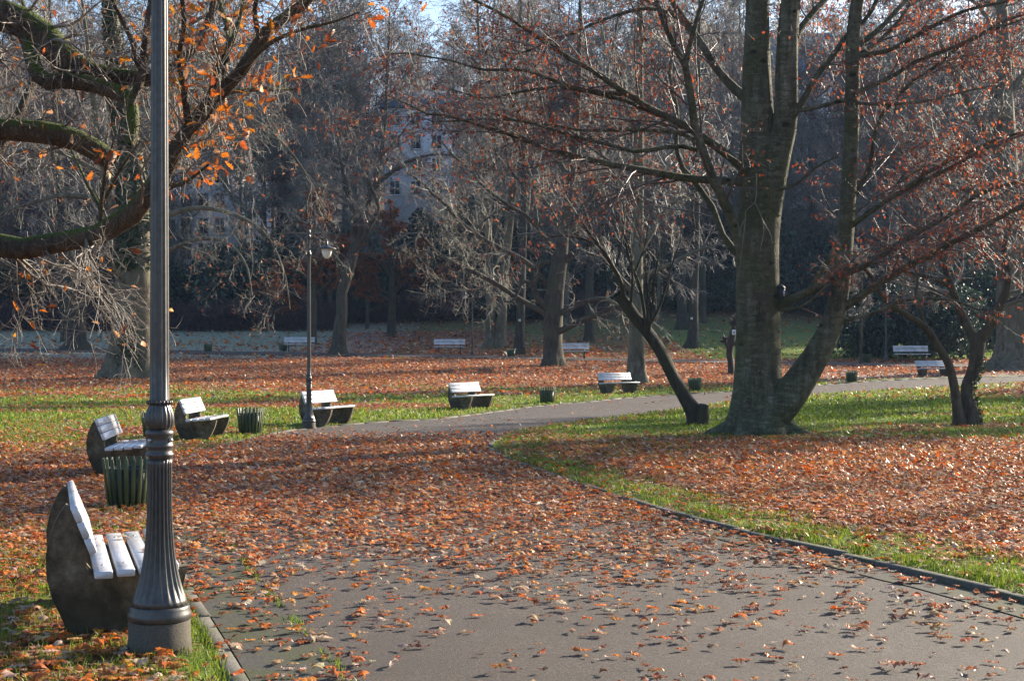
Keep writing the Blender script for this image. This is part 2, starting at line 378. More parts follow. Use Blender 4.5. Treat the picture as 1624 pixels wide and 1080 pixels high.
class Geo:
    def __init__(s): s.V = []; s.F = []; s.n = 0; s.C = []
    def add(s, V, faces, col=None):
        V = np.asarray(V, float)
        s.V.append(V)
        for f in faces: s.F.append(np.asarray(f, np.int64)+s.n)
        if col is not None: s.C.append(np.broadcast_to(col, V.shape))
        s.n += len(V); return s
    def box(s, c, size, rot=None):
        x, y, z = np.array(size)/2
        V = np.array([[-x,-y,-z],[x,-y,-z],[x,y,-z],[-x,y,-z],[-x,-y,z],[x,-y,z],[x,y,z],[-x,y,z]])
        if rot is not None: V = V@np.array(rot).T
        return s.add(V+np.array(c), [[[0,3,2,1],[4,5,6,7],[0,1,5,4],[1,2,6,5],[2,3,7,6],[3,0,4,7]]])
    def bbox(s, c, size, b, rot=None):
        """box with chamfered edges along its length (x)"""
        x, y, z = np.array(size)/2
        prof = np.array([[-y+b,-z],[y-b,-z],[y,-z+b],[y,z-b],[y-b,z],[-y+b,z],[-y,z-b],[-y,-z+b]])
        xs = [-x, -x+b, x-b, x]; V = []
        for i, xx in enumerate(xs):
            k = (1-b/max(y, z)) if i in (0, 3) else 1
            V += [[xx, p[0]*k, p[1]*k] for p in prof]
        V = np.array(V); fs = []
        for i in range(3):
            for j in range(8):
                fs.append([i*8+j, (i+1)*8+j, (i+1)*8+(j+1) % 8, i*8+(j+1) % 8])
        caps = [[0,1,2,3],[0,3,4,7],[4,5,6,7]]
        c0 = [q[::1] for q in caps]; c1 = [[24+i for i in q[::-1]] for q in caps]
        if rot is not None: V = V@np.array(rot).T
        return s.add(V+np.array(c), [fs, c0, c1])
    def lathe(s, prof, n=32, c=(0, 0, 0), flute=None):
        """prof: (r,z,fluteDepth)"""
        prof = np.array(prof, float); a = np.linspace(0, 2*np.pi, n, endpoint=False)
        r = prof[:, :1]*np.ones((1, n))
        if flute: r = r-prof[:, 2:3]*np.abs(np.sin(a*flute/2))[None]**.7*0+(-prof[:, 2:3])*(0.5-.5*np.cos(a*flute))[None]
        V = np.stack([r*np.cos(a), r*np.sin(a), prof[:, 1:2]*np.ones((1, n))], -1).reshape(-1, 3)+np.array(c)
        k = len(prof); i, j = np.meshgrid(np.arange(k-1), np.arange(n), indexing='ij')
        f = np.stack([i*n+j, i*n+(j+1) % n, (i+1)*n+(j+1) % n, (i+1)*n+j], -1).reshape(-1, 4)
        s.add(V, [f])
        for kk, flip in ((0, True), (k-1, False)):
            if prof[kk, 0] > 1e-4:
                b0 = s.n-len(V)+kk*n; ids = np.arange(n)+b0
                if flip: ids = ids[::-1]
                s.V.append(V[kk*n:kk*n+n].mean(0)[None]); s.F.append(np.stack([ids, np.roll(ids, -1), np.full(n, s.n)], -1)); s.n += 1
        return s
    def tube(s, P, R, S=8, caps=False):
        P = np.asarray(P, float)[None]; R = np.broadcast_to(np.asarray(R, float), (P.shape[1],))[None]
        V, f = tubes(P, R, S); 
        s.add(V, [f])
        if caps:
            b0 = s.n-len(V)
            for k, fl in ((0, True), (P.shape[1]-1, False)):
                ids = np.arange(S)+b0+k*S
                if fl: ids = ids[::-1]
                s.V.append(P[0, k][None]); s.F.append(np.stack([ids, np.roll(ids, -1), np.full(S, s.n)], -1)); s.n += 1
        return s
    def mesh(s, name, material, smooth=False):
        f4 = [f for f in s.F if f.shape[1] == 4]; f3 = [f for f in s.F if f.shape[1] == 3]
        fs = []
        if f4: fs.append(np.vstack(f4))
        if f3: fs.append(np.vstack(f3))
        cols = np.vstack(s.C) if s.C else None
        return make_mesh(name, np.vstack(s.V), fs, material, smooth, cols)
    def obj(s, name, material, parent=None, smooth=False):
        return link(name, s.mesh(name, material, smooth), parent)
def nrmz(a): return a/np.maximum(np.linalg.norm(a, axis=-1, keepdims=True), 1e-9)
def tubes(P, R, S, rmod=None):
    """many tubes at once: P (M,K,3), R (M,K)"""
    Mn, K, _ = P.shape
    T = np.empty_like(P); T[:, 1:-1] = P[:, 2:]-P[:, :-2]; T[:, 0] = P[:, 1]-P[:, 0]; T[:, -1] = P[:, -1]-P[:, -2]
    T = nrmz(T); ch = nrmz(P[:, -1]-P[:, 0])
    ref = np.where(np.abs(ch[:, 2:3]) > .75, np.array([[1., .13, 0]]), np.array([[.1, .07, 1.]]))
    ref = nrmz(ref-(ref*ch).sum(-1, keepdims=True)*ch)[:, None]
    N = nrmz(ref-(ref*T).sum(-1, keepdims=True)*T); B = np.cross(T, N)
    a = np.linspace(0, 2*np.pi, S, endpoint=False)
    rr = R[:, :, None]*np.ones(S)
    if rmod is not None: rr = rr*rmod
    V = P[:, :, None]+rr[..., None]*(np.cos(a)[:, None]*N[:, :, None]+np.sin(a)[:, None]*B[:, :, None])
    m_, k, s_ = np.meshgrid(np.arange(Mn), np.arange(K-1), np.arange(S), indexing='ij')
    b = (m_*K+k)*S; s2 = (s_+1) % S
    f = np.stack([b+s_, b+s2, b+S+s2, b+S+s_], -1).reshape(-1, 4)
    return V.reshape(-1, 3), f

# ------------------------------------------------------------------ trees
def resample(pts, K):
    """pts (n,4): x,y,z,r  -> smooth polyline with K points"""
    P = np.asarray(pts, float); Q = np.vstack([2*P[0]-P[1], P, 2*P[-1]-P[-2]])
    Q[:, 3] = np.maximum(Q[:, 3], .002); out = []
    for i in range(1, len(Q)-2):
        t = np.linspace(0, 1, 12, endpoint=False)[:, None]
        p0, p1, p2, p3 = Q[i-1], Q[i], Q[i+1], Q[i+2]
        out.append(.5*((2*p1)+(-p0+p2)*t+(2*p0-5*p1+4*p2-p3)*t**2+(-p0+3*p1-3*p2+p3)*t**3))
    out = np.vstack(out+[Q[-2][None]])
    s = np.concatenate([[0], np.cumsum(np.linalg.norm(np.diff(out[:, :3], axis=0), axis=1))])
    u = np.linspace(0, s[-1], K)
    return np.stack([np.interp(u, s, out[:, i]) for i in range(4)], -1)
def grow(r, P, R, n, t0, t1, lo, hi, ang, K, ratio, tip, wig=.12, trop=0.0, flat=1.0, fall=.55, relative=True, outz=None):
    Mn, K0 = R.shape
    pl0 = np.linalg.norm(np.diff(P, axis=1), axis=-1).sum(1)
    nn = np.clip(np.round(n*pl0/pl0.mean()+r.uniform(-.3, .3, Mn)), 1, n*2.2).astype(int)
    idx = np.repeat(np.arange(Mn), nn)
    j = np.concatenate([np.arange(k) for k in nn]) if len(nn) else np.zeros(0)
    cnt = np.repeat(nn, nn)
    t = t0+(t1-t0)*(j+r.random(len(idx)))/cnt
    f = np.clip(t*(K0-1), 0, K0-1.001); i = f.astype(int); w = (f-i)[:, None]
    pos = P[idx, i]*(1-w)+P[idx, i+1]*w
    tan = nrmz(P[idx, i+1]-P[idx, i]); rad = R[idx, i]*(1-w[:, 0])+R[idx, i+1]*w[:, 0]
    plen = np.linalg.norm(np.diff(P, axis=1), axis=-1).sum(1)[idx]
    az = r.random(len(idx))*2*np.pi if True else 0
    ref = np.where(np.abs(tan[:, 2:3]) > .9, np.array([[1., 0, 0]]), np.array([[0, 0, 1.]]))
    a = nrmz(np.cross(tan, ref)); b = np.cross(a, tan)
    th = np.radians(ang[0]+(ang[1]-ang[0])*r.random(len(idx)))[:, None]
    if flat < 1: az = np.where(r.random(len(idx)) < .5, 0, np.pi)+r.normal(0, .25+flat, len(idx))
    d = np.cos(th)*tan+np.sin(th)*(np.cos(az)[:, None]*a+np.sin(az)[:, None]*b)
    if flat < 1: d[:, 2] *= (.4+.6*flat)
    d = nrmz(d)
    L = (plen if relative else 1.0)*(lo+(hi-lo)*r.random(len(idx)))*(1-fall*t)
    if not relative: L = L*np.ones(len(idx))
    out = np.empty((len(idx), K, 3)); out[:, 0] = pos
    step = (L/(K-1))[:, None]
    cur = d
    for k in range(1, K):
        cur = nrmz(cur+r.normal(0, wig, cur.shape)+np.array([0, 0, trop]))
        out[:, k] = out[:, k-1]+cur*step
    r0 = np.minimum(rad*ratio, rad*.95)
    r0 = np.maximum(r0, tip)
    u = np.linspace(0, 1, K)[None]
    RR = np.maximum(r0[:, None]*(1-u)**.8, tip)
    return out, RR
LT = {}
def leaf_template(kind):
    """lobed / oval leaf: strips left-mid-right, length 1 along +y, curled"""
    if kind in LT: return LT[kind]
    k0, cu, be = kind
    if k0 == 'lobed':
        y = np.array([0, .1, .2, .3, .4, .5, .6, .7, .8, .9, 1]); w = np.array([.015, .05, .17, .10, .25, .14, .31, .17, .25, .11, .02])
    elif k0 == 'lobed5':
        y = np.array([0, .2, .35, .55, .7, .85, 1]); w = np.array([.02, .16, .10, .29, .17, .24, .03])
    elif k0 == 'oval':
        y = np.array([0, .3, .65, 1]); w = np.array([.03, .27, .25, .02])
    else:
        y = np.array([0, .5, 1]); w = np.array([.04, .32, .05])
    z = be*np.sin(y*np.pi)*.25+be*.25*y**2
    ed = cu*np.abs(w)*1.3
    Lf = np.stack([-w*np.cos(cu*.9), y, z+ed], -1); Rt = np.stack([w*np.cos(cu*.7), y+.02, z+ed*.7], -1); Md = np.stack([0*y, y, z], -1)
    V = np.vstack([Lf, Md, Rt]); k = len(y); i = np.arange(k-1)
    f = np.vstack([np.stack([i, k+i, k+i+1, i+1], -1), np.stack([k+i, 2*k+i, 2*k+i+1, k+i+1], -1)])
    V[:, 1] -= .5
    LT[kind] = (V, f); return LT[kind]
def crumpled(kind, seed):
    r = np.random.default_rng(seed)
    V, f = leaf_template((kind, 0.0, 0.0)); V = V.copy(); k = len(V)//3
    V[:, 0] *= r.uniform(.75, 1.25); V[:k, 0] *= r.uniform(.6, 1.3); V[2*k:, 0] *= r.uniform(.6, 1.3)
    V[:, :2] += r.normal(0, .022, (len(V), 2))
    a, b = r.uniform(-1.0, .35), r.uniform(-1.1, .5)          # mostly arched, edges turned down
    tw = r.uniform(-.8, .8)
    V[:, 2] = a*(V[:, 0]**2)*1.7+b*(V[:, 1]**2)*.75+tw*V[:, 0]*V[:, 1]+r.normal(0, .030, len(V))
    ed = r.random(len(V)) < .14; V[ed, 2] += r.uniform(.03, .13, ed.sum())
    return V, f
def rot_mats(yaw, pitch, roll):
    cy, sy, cp, sp, cr, sr = np.cos(yaw), np.sin(yaw), np.cos(pitch), np.sin(pitch), np.cos(roll), np.sin(roll)
    R = np.empty((len(yaw), 3, 3))
    R[:, 0, 0] = cy*cr-sy*sp*sr; R[:, 0, 1] = -sy*cp; R[:, 0, 2] = cy*sr+sy*sp*cr
    R[:, 1, 0] = sy*cr+cy*sp*sr; R[:, 1, 1] = cy*cp; R[:, 1, 2] = sy*sr-cy*sp*cr
    R[:, 2, 0] = -cp*sr; R[:, 2, 1] = sp; R[:, 2, 2] = cp*cr
    return R
def scatter(tmpls, pos, size, yaw, pitch, roll, cols, r, sit=False):
    """copies of leaf templates merged into one V,F,C"""
    ch = r.integers(0, len(tmpls), len(pos)); Vs, Fs, Cs = [], [], []; n = 0
    for k, (TV, TF) in enumerate(tmpls):
        s = ch == k
        if not s.any(): continue
        Rm = rot_mats(yaw[s], pitch[s], roll[s])
        V = np.einsum('nij,vj->nvi', Rm, TV)*size[s][:, None, None]
        if sit: V[..., 2] -= V[..., 2].min(1)[:, None]
        V = V+pos[s][:, None]
        m_ = len(V); Vs.append(V.reshape(-1, 3))
        Fs.append((TF[None]+(np.arange(m_)*len(TV))[:, None, None]).reshape(-1, TF.shape[1])+n)
        Cs.append(np.repeat(cols[s], len(TV), axis=0)); n += m_*len(TV)
    return np.vstack(Vs), np.vstack(Fs), np.vstack(Cs)
def palette(r, n, cols, wts, jit=.18):
    c = np.array(cols)[r.choice(len(cols), n, p=np.array(wts)/sum(wts))]
    return np.clip(c*(1+r.normal(0, jit, (n, 1)))*(1+r.normal(0, .06, (n, 3))), .005, .9)
def leaves_on(r, P, n, size, tmpls, cols, wts, hang=.5, keep=None):
    Mn, K, _ = P.shape
    idx = np.repeat(np.arange(Mn), n)
    t = .3+.7*r.random(len(idx)); f = np.clip(t*(K-1), 0, K-1.001); i = f.astype(int); w = (f-i)[:, None]
    pos = P[idx, i]*(1-w)+P[idx, i+1]*w
    if keep is not None:
        k = keep(pos); pos = pos[k]
    m_ = len(pos)
    sz = size*(.7+.6*r.random(m_))
    pos = pos+np.stack([r.normal(0, .3, m_), r.normal(0, .3, m_), -.4*hang*np.ones(m_)], -1)*sz[:, None]
    return scatter(tmpls, pos, sz, r.random(m_)*6.28, r.normal(-1.0*hang, .6, m_), r.normal(0, .8, m_), palette(r, m_, cols, wts), r)
OVAL = [leaf_template(('oval', .5, .5)), leaf_template(('oval', .9, -.4)), leaf_template(('oval', .2, .8))]
LOBE = [leaf_template(('lobed', .5, .6)), leaf_template(('lobed', .9, -.5)), leaf_template(('lobed', .2, .3))]
TINY = [leaf_template(('tiny', .5, .4)), leaf_template(('tiny', .8, -.3))]
BEECHC = [(.38, .10, .035), (.26, .07, .035), (.44, .22, .13), (.15, .05, .03)]
OAKC = [(.55, .20, .025), (.62, .27, .03), (.40, .12, .03), (.22, .07, .03), (.45, .30, .20)]

def trunk_tube(P, R, S, r, flare=.0, nroot=5, lump=.06, height=.5):
    """P (K,3) R (K): one big lumpy trunk; flare adds buttress roots at the foot"""
    K = len(P); a = np.linspace(0, 2*np.pi, S, endpoint=False)
    h = np.concatenate([[0], np.cumsum(np.linalg.norm(np.diff(P, axis=0), axis=1))])
    ph = r.random(6)*6.28
    mod = 1+lump*(np.sin(2*a[None]+ph[0]+h[:, None]*.6)+.6*np.sin(3*a[None]+ph[1]-h[:, None]*1.1)+.4*np.sin(5*a[None]+ph[2]+h[:, None]*2.3))
    if flare > 0:
        e = np.exp(-h/height)[:, None]
        mod = mod+flare*e*(.75+.6*np.cos(nroot*a[None]+ph[3])+.35*np.cos((nroot+2)*a[None]+ph[4]))
    return tubes(P[None], R[None], S, mod[None])
def px_limb(pts, d0, d1, sc=None, K=18):
    """pts: (px,py,radius px) along the limb, at distances d0 -> d1"""
    n = len(pts); out = []
    for i, p in enumerate(pts):
        d = d0+(d1-d0)*i/(n-1)
        out.append([*at(p[0], p[1], d), p[2]*d/F])
    return resample(out, K)
def finish_tree(name, label, cat, base, trunks, limbs, levels, leaf=None, mats=('park_bark', 'wood_twig'), seed=1, group=None, flare=.25, S=14, limbS=8, src_from=.15, trunk_src=None, nroot=5, lump=.06, extra_levels=None, flh=.5):
    """trunks: list of (K,4); limbs: list of (K,4) in world space"""
    r = np.random.default_rng(seed); base = np.asarray(base, float)
    root = thing(name, label, cat, base, 0, group)
    g = Geo()
    for i, T in enumerate(trunks):
        V, f = trunk_tube(T[:, :3]-base, T[:, 3], S, r, flare if i == 0 else 0, nroot, lump, flh); g.add(V, [f])
    if limbs:
        L = np.stack([resample(l, 18) for l in limbs])
        V, f = tubes(L[..., :3]-base, L[..., 3], limbS); g.add(V, [f])
    trunk = g.obj('trunk', M[mats[0]], root, True)
    src = []
    if limbs: src.append(L)
    for T in (trunk_src or []): src.append(resample(T, 18)[None])
    src = np.vstack(src); P = src[..., :3]; R = src[..., 3]
    g2 = Geo(); last = None; chain = []
    for lv in levels:
        lv = dict(lv); S2 = lv.pop('S')
        P, R = grow(r, P, R, **lv)
        V, f = tubes(P-base, R, S2); g2.add(V, [f]); last = P; chain.append(P)
    g2.obj('crown', M[mats[1]], root, True)
    if leaf:
        lf = dict(leaf); lv = lf.pop('level', -1); mt = lf.pop('mat', 'tree_leaf')
        V, f, c = leaves_on(r, chain[lv], **lf)
        link('foliage', make_mesh('foliage', V-base, [f], M[mt], False, c), root)
    return root

# --- the big beech
def D(px, py): return float(gpt(px, py)[1])
BB = gpt(1205, 693); bd = BB[1]
def bl(pts, d1=0.0, d0=0.0): return px_limb([(a, b, c*.78) for a, b, c in pts], bd+d0, bd+d0+d1)
beech_trunk = [
 px_limb([(1207,703,56),(1206,680,50),(1204,655,45),(1203,620,40),(1202,580,37.5),(1201,520,35.5),(1200,474,34.5),(1201,430,33.5),(1202,384,32.5),(1206,330,32.5),(1207,290,33),(1202,250,28),(1202,200,25),(1200,120,22),(1200,38,19),(1203,-80,17),(1196,-260,13),(1205,-480,8),(1200,-700,3)], bd, bd, K=54),
 px_limb([(1218,340,20),(1226,285,21),(1236,235,20),(1246,190,18.5),(1247,120,18),(1250,40,17),(1258,-40,15),(1275,-220,11),(1290,-420,7),(1310,-640,3)], bd-.1, bd-.6, K=30),
 px_limb([(1212,680,24),(1238,645,28),(1265,610,24.5),(1295,562,20.5),(1320,512,17.5),(1332,460,15),(1339,395,14),(1343,340,13.2),(1350,240,12),(1352,154,11.5),(1353,60,10.5),(1362,-20,9.5),(1380,-200,7),(1400,-420,3)], bd-.2, bd-1.2, K=40),
]
beech_limbs = [
 bl([(1225,492,11),(1250,478,9.5),(1288,460,8.5),(1312,445,8),(1347,432,7.5),(1383,415,7),(1432,382,6.5),(1467,362,5.5),(1500,346,5),(1546,312,4.5),(1599,292,4),(1680,282,3),(1760,275,1.5)], -2.5),
 bl([(1285,460,7),(1305,428,6.5),(1323,398,6.5),(1340,368,6),(1356,307,5.5),(1379,268,5),(1386,220,4.5),(1396,185,4.2),(1419,160,4),(1449,127,3.5),(1494,100,3),(1519,74,3),(1556,55,2.5),(1640,25,1.8)], -1.5),
 bl([(1322,500,10),(1352,478,8),(1384,457,7.5),(1431,427,7),(1474,405,6.5),(1519,380,6),(1549,365,5.5),(1580,348,5),(1624,325,4.5),(1700,290,3),(1780,270,1.5)], -2.0, -.5),
 bl([(1332,512,4.5),(1360,503,4),(1384,497,3.6),(1419,482,3.2),(1454,474,2.8),(1514,477,2.2),(1549,490,1.8),(1574,502,1.4),(1592,517,1)], -1.0, -.5),
 bl([(1342,365,6),(1379,337,5.5),(1424,307,5),(1469,285,4.6),(1511,265,4.2),(1545,245,3.6),(1600,222,3),(1690,190,1.5)], -2.0, -.7),
 bl([(1180,292,10),(1150,287,9),(1090,283,8),(1040,274,7.5),(990,265,7),(935,254,6.2),(880,240,5.6),(820,217,5),(792,207,4.5),(765,202,4),(740,192,3.4),(712,184,2.8),(675,181,2.2),(647,166,1.6),(610,150,1)], -3.0),
 bl([(1182,270,9),(1150,243,8.5),(1117,220,8),(1095,205,7.5),(1062,187,7),(1030,172,6.6),(1005,155,6.2),(980,140,6),(932,107,5.4),(900,91,5),(865,67,4.5),(820,37,4),(795,22,3.6),(755,2,3),(690,-40,1.5)], -2.5, -.3),
 bl([(1178,400,13),(1160,347,11),(1147,317,10.5),(1132,287,9.5),(1115,240,9),(1102,200,8.5),(1097,162,8),(1090,120,7.5),(1084,97,7),(1070,75,6.2),(1057,47,5.8),(1047,20,5.2),(1035,-20,4.5),(1010,-110,2.5)], -1.2, -.5),
 bl([(1087,105,6),(1090,87,5.5),(1097,62,5),(1102,42,4.8),(1110,15,4.3),(1122,-20,3.6),(1150,-110,2)], -.3, -1.6),
 bl([(1182,155,11),(1162,138,9.5),(1137,110,8.5),(1117,77,8),(1100,52,7.5),(1075,17,6.8),(1055,-20,6),(1010,-120,3)], .8, .2),
 bl([(1180,410,10),(1165,398,8),(1150,380,7),(1140,358,6.2),(1134,335,6),(1115,307,5.8),(1097,282,5.6),(1080,262,5.2),(1072,225,4.8),(1075,187,4.4),(1067,140,4),(1062,118,3.6),(1067,85,3.2),(1080,30,2)], 2.0, .4),
 bl([(1105,238,5),(1070,232,4.5),(1012,241,4.2),(975,232,4),(945,225,3.6),(887,210,3.3),(850,197,3),(815,191,2.6),(770,189,2.3),(732,191,2),(690,194,1.5),(662,184,1)], -2.0, -.6),
 bl([(1100,222,4.6),(1075,211,4.2),(1025,207,3.7),(975,207,3.3),(920,207,3),(887,200,2.7),(840,196,2),(780,180,1.2)], -1.0, -.6),
 bl([(1062,187,5),(1040,181,4.8),(1000,163,4.6),(960,152,4.3),(925,144,4),(882,139,3.6),(850,142,3.2),(820,147,2.8),(770,157,2.2),(745,151,1.8),(715,142,1)], -1.5, -.7),
 bl([(985,150,4.4),(960,147,4.2),(930,143,4),(900,137,3.7),(870,125,3.4),(832,112,3.2),(805,110,3),(775,112,2.8),(750,107,2.5),(717,97,2.2),(675,90,1.9),(635,84,1.6),(595,92,1)], -2.2, -1.2),
 bl([(1080,28,4),(1040,15,3.8),(1010,16,3.6),(970,27,3.4),(932,42,3.2),(905,55,3),(875,62,2.7),(850,76,2.3),(820,86,1.8),(780,82,1)], -1.6, .3),
 bl([(1255,190,8),(1281,147,6.5),(1299,115,6),(1319,92,5.6),(1344,55,5.2),(1374,30,4.6),(1395,-10,4),(1430,-90,2)], -.8, -.4),
 bl([(1262,60,8),(1274,40,7),(1294,15,6.4),(1320,-12,5.6),(1370,-70,3)], .8, -.4),
 bl([(1255,178,5),(1299,170,4.5),(1336,160,4),(1374,165,3.6),(1424,165,3.2),(1474,160,2.8),(1524,147,2),(1580,135,1)], -1.5, -.4),
 bl([(1352,90,6),(1404,82,4.6),(1444,62,4.4),(1484,40,4),(1519,22,3.7),(1561,10,3.2),(1640,-5,2)], -2.0, -.9),
 bl([(1352,150,6),(1414,122,4.8),(1449,100,4.5),(1499,80,4.2),(1549,60,3.8),(1586,37,3.2),(1650,15,2)], -1.0, -.9),
 bl([(1354,80,6),(1399,42,5),(1424,15,4.6),(1445,-10,4),(1490,-80,2)], .4, -.9),
 bl([(1353,95,5.5),(1386,72,4.6),(1416,45,4.2),(1440,14,3.8),(1456,-30,3),(1480,-100,1.5)], 1.0, -.9),
 bl([(1430,304,4.8),(1486,265,4),(1536,242,3.8),(1574,225,3.4),(1640,205,2.4),(1700,195,1.2)], -1.2, -1.4),
 bl([(1238,300,4),(1262,292,3),(1300,262,2.2),(1330,248,1.4)], -.4, -.4),
 bl([(1238,492,4),(1268,487,3.2),(1292,472,3),(1310,455,2.4),(1330,440,1.4)], -.6, -.5),
 bl([(1258,140,5),(1240,-30,4.5),(1150,-160,3.5),(1060,-280,1.5)], 1.5),
 bl([(1196,-60,8),(1120,-190,5.5),(1050,-330,3.5),(980,-430,1.5)], -1.5),
 bl([(1200,-170,7),(1270,-310,5),(1330,-450,3),(1400,-560,1.2)], 1.0),
 bl([(1372,-110,6),(1440,-250,4.2),(1500,-360,1.5)], -1.5, -1.0),
]
LV_BEECH = [dict(n=14, t0=.16, t1=1, lo=.26, hi=.56, ang=(28, 60), K=9, ratio=.34, tip=.004, wig=.10, trop=.015, flat=.45, fall=.45, S=5),
            dict(n=9, t0=.15, t1=1, lo=.28, hi=.55, ang=(30, 62), K=6, ratio=.5, tip=.003, wig=.11, trop=-.045, flat=.35, fall=.5, S=3),
            dict(n=6, t0=.15, t1=1, lo=.30, hi=.6, ang=(30, 65), K=5, ratio=.7, tip=.0024, wig=.12, trop=-.06, flat=.5, fall=.5, S=3)]
beech = finish_tree('beech_tree', 'big grey beech dividing near its base, red brown leaves on long spreading branches', 'tree', BB, beech_trunk, beech_limbs, LV_BEECH,
    leaf=dict(n=1, size=.068, tmpls=OVAL, cols=BEECHC, wts=[4, 3, 2, 2], hang=.9, level=-1, keep=lambda p: np.random.default_rng(3).random(len(p)) < np.where(p[:, 0] > 5.0, .9, .5)),
    mats=('beech_bark', 'beech_twig'), seed=5, flare=.34, S=40, limbS=10, trunk_src=[beech_trunk[0][34:], beech_trunk[1][14:], beech_trunk[2][22:]], nroot=6, lump=.05, flh=.45)
# surface roots at its foot
rg = Geo(); rr_ = np.random.default_rng(8)
for a0, ln, w_ in [(-.35, 1.3, .16), (-.9, .9, .13), (-2.2, 1.1, .15), (3.3, 1.3, .17), (-1.5, .8, .12), (.3, .8, .12), (2.6, 1.0, .14)]:
    pts = []
    for k in range(9):
        u = k/8; a = a0+.25*math.sin(u*3+a0*5)
        rad = .50+ln*.8*u
        pts.append([rad*math.cos(a), rad*math.sin(a), (.24*(1-u)**2-.02-.13*u), w_*(1.1-.5*u)])
    q = resample(pts, 16); rg.tube(q[:, :3], q[:, 3], 9)
rg.obj('root', M['beech_bark'], beech, True)
# hanging thin dead shoots on the trunk
sg = Geo()
for pts in ([(1200,275,2),(1198,320,1.6),(1183,332,1.3),(1182,350,1.2),(1178,385,1.1),(1174,420,.9),(1172,440,.7)], [(1198,322,1.5),(1208,345,1.3),(1211,355,1.2),(1210,375,1),(1205,400,.8)], [(1183,345,1.1),(1176,358,1),(1172,375,.8)], [(1211,352,1.1),(1222,372,.9),(1225,386,.7)]):
    q = px_limb([(a, b, c*.5) for a, b, c in pts], bd-.62, bd-.66, K=16); sg.tube(q[:, :3]-BB, q[:, 3], 5)
sg.obj('shoot', M['pale_twig'], beech, True)

# --- oak whose limbs hang in from the left
OD = 11.2; OB = np.array([at(-330, 560, OD+.6)[0], OD+.6, 0.0]); OB[2] = float(terr(OB[0], OB[1]))
def ol(pts, d1=0.0, d0=0.0): return px_limb(pts, OD+d0, OD+d0+d1)
ot = resample([[OB[0], OB[1], -.1, .62], [OB[0], OB[1], .7, .50], [OB[0]+.05, OB[1], 1.8, .46], [OB[0], OB[1]+.1, 3.2, .43], [OB[0]-.1, OB[1], 5.2, .34], [OB[0], OB[1], 8, .2], [OB[0]+.2, OB[1]+.3, 10.5, .07]], 40)
oak_limbs = [
 ol([(-330,80,40),(-180,20,34),(-80,5,30),(-20,18,27),(25,32,25),(60,48,24),(84,76,26),(112,100,23),(150,117,15),(185,122,13),(222,128,13),(260,118,10),(300,90,8),(330,40,6),(345,-30,4)], -.6, .3),
 ol([(30,40,14),(46,66,13),(50,90,12),(58,115,12.5),(74,130,13),(100,128,13),(140,133,13),(175,143,12.5),(200,154,13),(210,178,11),(210,212,9),(206,232,7)], -.6, .1),
 ol([(206,168,9),(222,130,7),(228,90,6.5),(233,50,6),(240,0,5),(250,-60,3)], .2, -.4),
 ol([(226,112,6),(214,90,5),(212,72,4.5),(200,45,4),(185,15,3),(170,-20,2)], -.4, -.3),
 ol([(-330,260,36),(-200,230,26),(-100,212,21),(-20,206,18),(30,207,18),(80,212,18.5),(120,222,17.5),(150,237,17),(176,255,16)], .2, .2),
 ol([(-330,430,38),(-200,372,28),(-90,362,23),(-20,386,20),(10,398,20),(40,394,17),(80,386,16.5),(110,382,17),(140,378,17),(180,362,17),(215,336,17),(240,305,16),(262,272,14.5),(285,228,13.5),(310,190,13),(345,152,12),(380,118,11),(412,62,10),(450,28,9.5),(487,2,8.5),(530,-50,6),(580,-120,3)], -1.5, -.2),
 ol([(236,308,5),(275,296,3),(298,287,2.6),(330,262,2)], -.4, -1.1),
 ol([(160,362,4.5),(160,330,3.5),(165,290,3),(168,265,2.4),(180,225,1.5)], -.4, -.8),
 ol([(163,335,3.5),(145,305,2.6),(128,270,2),(112,235,1.2)], .3, -.8),
 ol([(165,320,3),(182,285,2.4),(200,255,1.8),(222,225,1)], -.5, -.8),
 ol([(330,165,6),(345,110,5),(370,60,4),(385,10,3),(392,-40,2)], .5, -1.3),
 ol([(300,205,6),(292,150,5),(285,90,4.5),(292,40,4),(285,-30,3)], -.6, -1.2),
 ol([(385,112,5),(420,75,4),(470,50,3),(530,35,2),(570,20,1)], -.8, -1.4),
 ol([(350,148,5),(385,144,3.6),(430,142,2.6),(470,142,1.6)], .5, -1.3),
 ol([(412,62,5),(404,20,4),(412,-20,3),(420,-60,2)], -.3, -1.5),
 ol([(270,260,5),(300,215,3.5),(330,185,3),(345,160,2)], -.6, -1.2),
 ol([(-120,370,14),(-40,300,9),(30,180,7),(60,100,6),(40,20,4),(20,-40,3)], 1.5, .5),
 ol([(345,152,6),(360,100,5),(362,50,4.5),(350,10,4),(340,-40,3)], .8, -1.3),
]
LV_OAK = [dict(n=15, t0=.25, t1=1, lo=.12, hi=.30, ang=(35, 80), K=9, ratio=.15, tip=.003, wig=.2, trop=.04, flat=1, fall=.3, S=5),
          dict(n=6, t0=.15, t1=1, lo=.35, hi=.7, ang=(30, 70), K=7, ratio=.55, tip=.0020, wig=.2, trop=0, flat=1, fall=.4, S=4),
          dict(n=4, t0=.2, t1=1, lo=.4, hi=.7, ang=(30, 70), K=5, ratio=.7, tip=.0016, wig=.2, trop=0, flat=1, fall=.4, S=3)]
def oak_keep(p):
    rr = np.random.default_rng(4); px = 812+p[:, 0]/p[:, 1]*F; py = HOR-(p[:, 2]-CAMH)/p[:, 1]*F
    dens = np.where((px > 255) & (px < 560) & (py < 330), .42, .07)
    return rr.random(len(p)) < dens
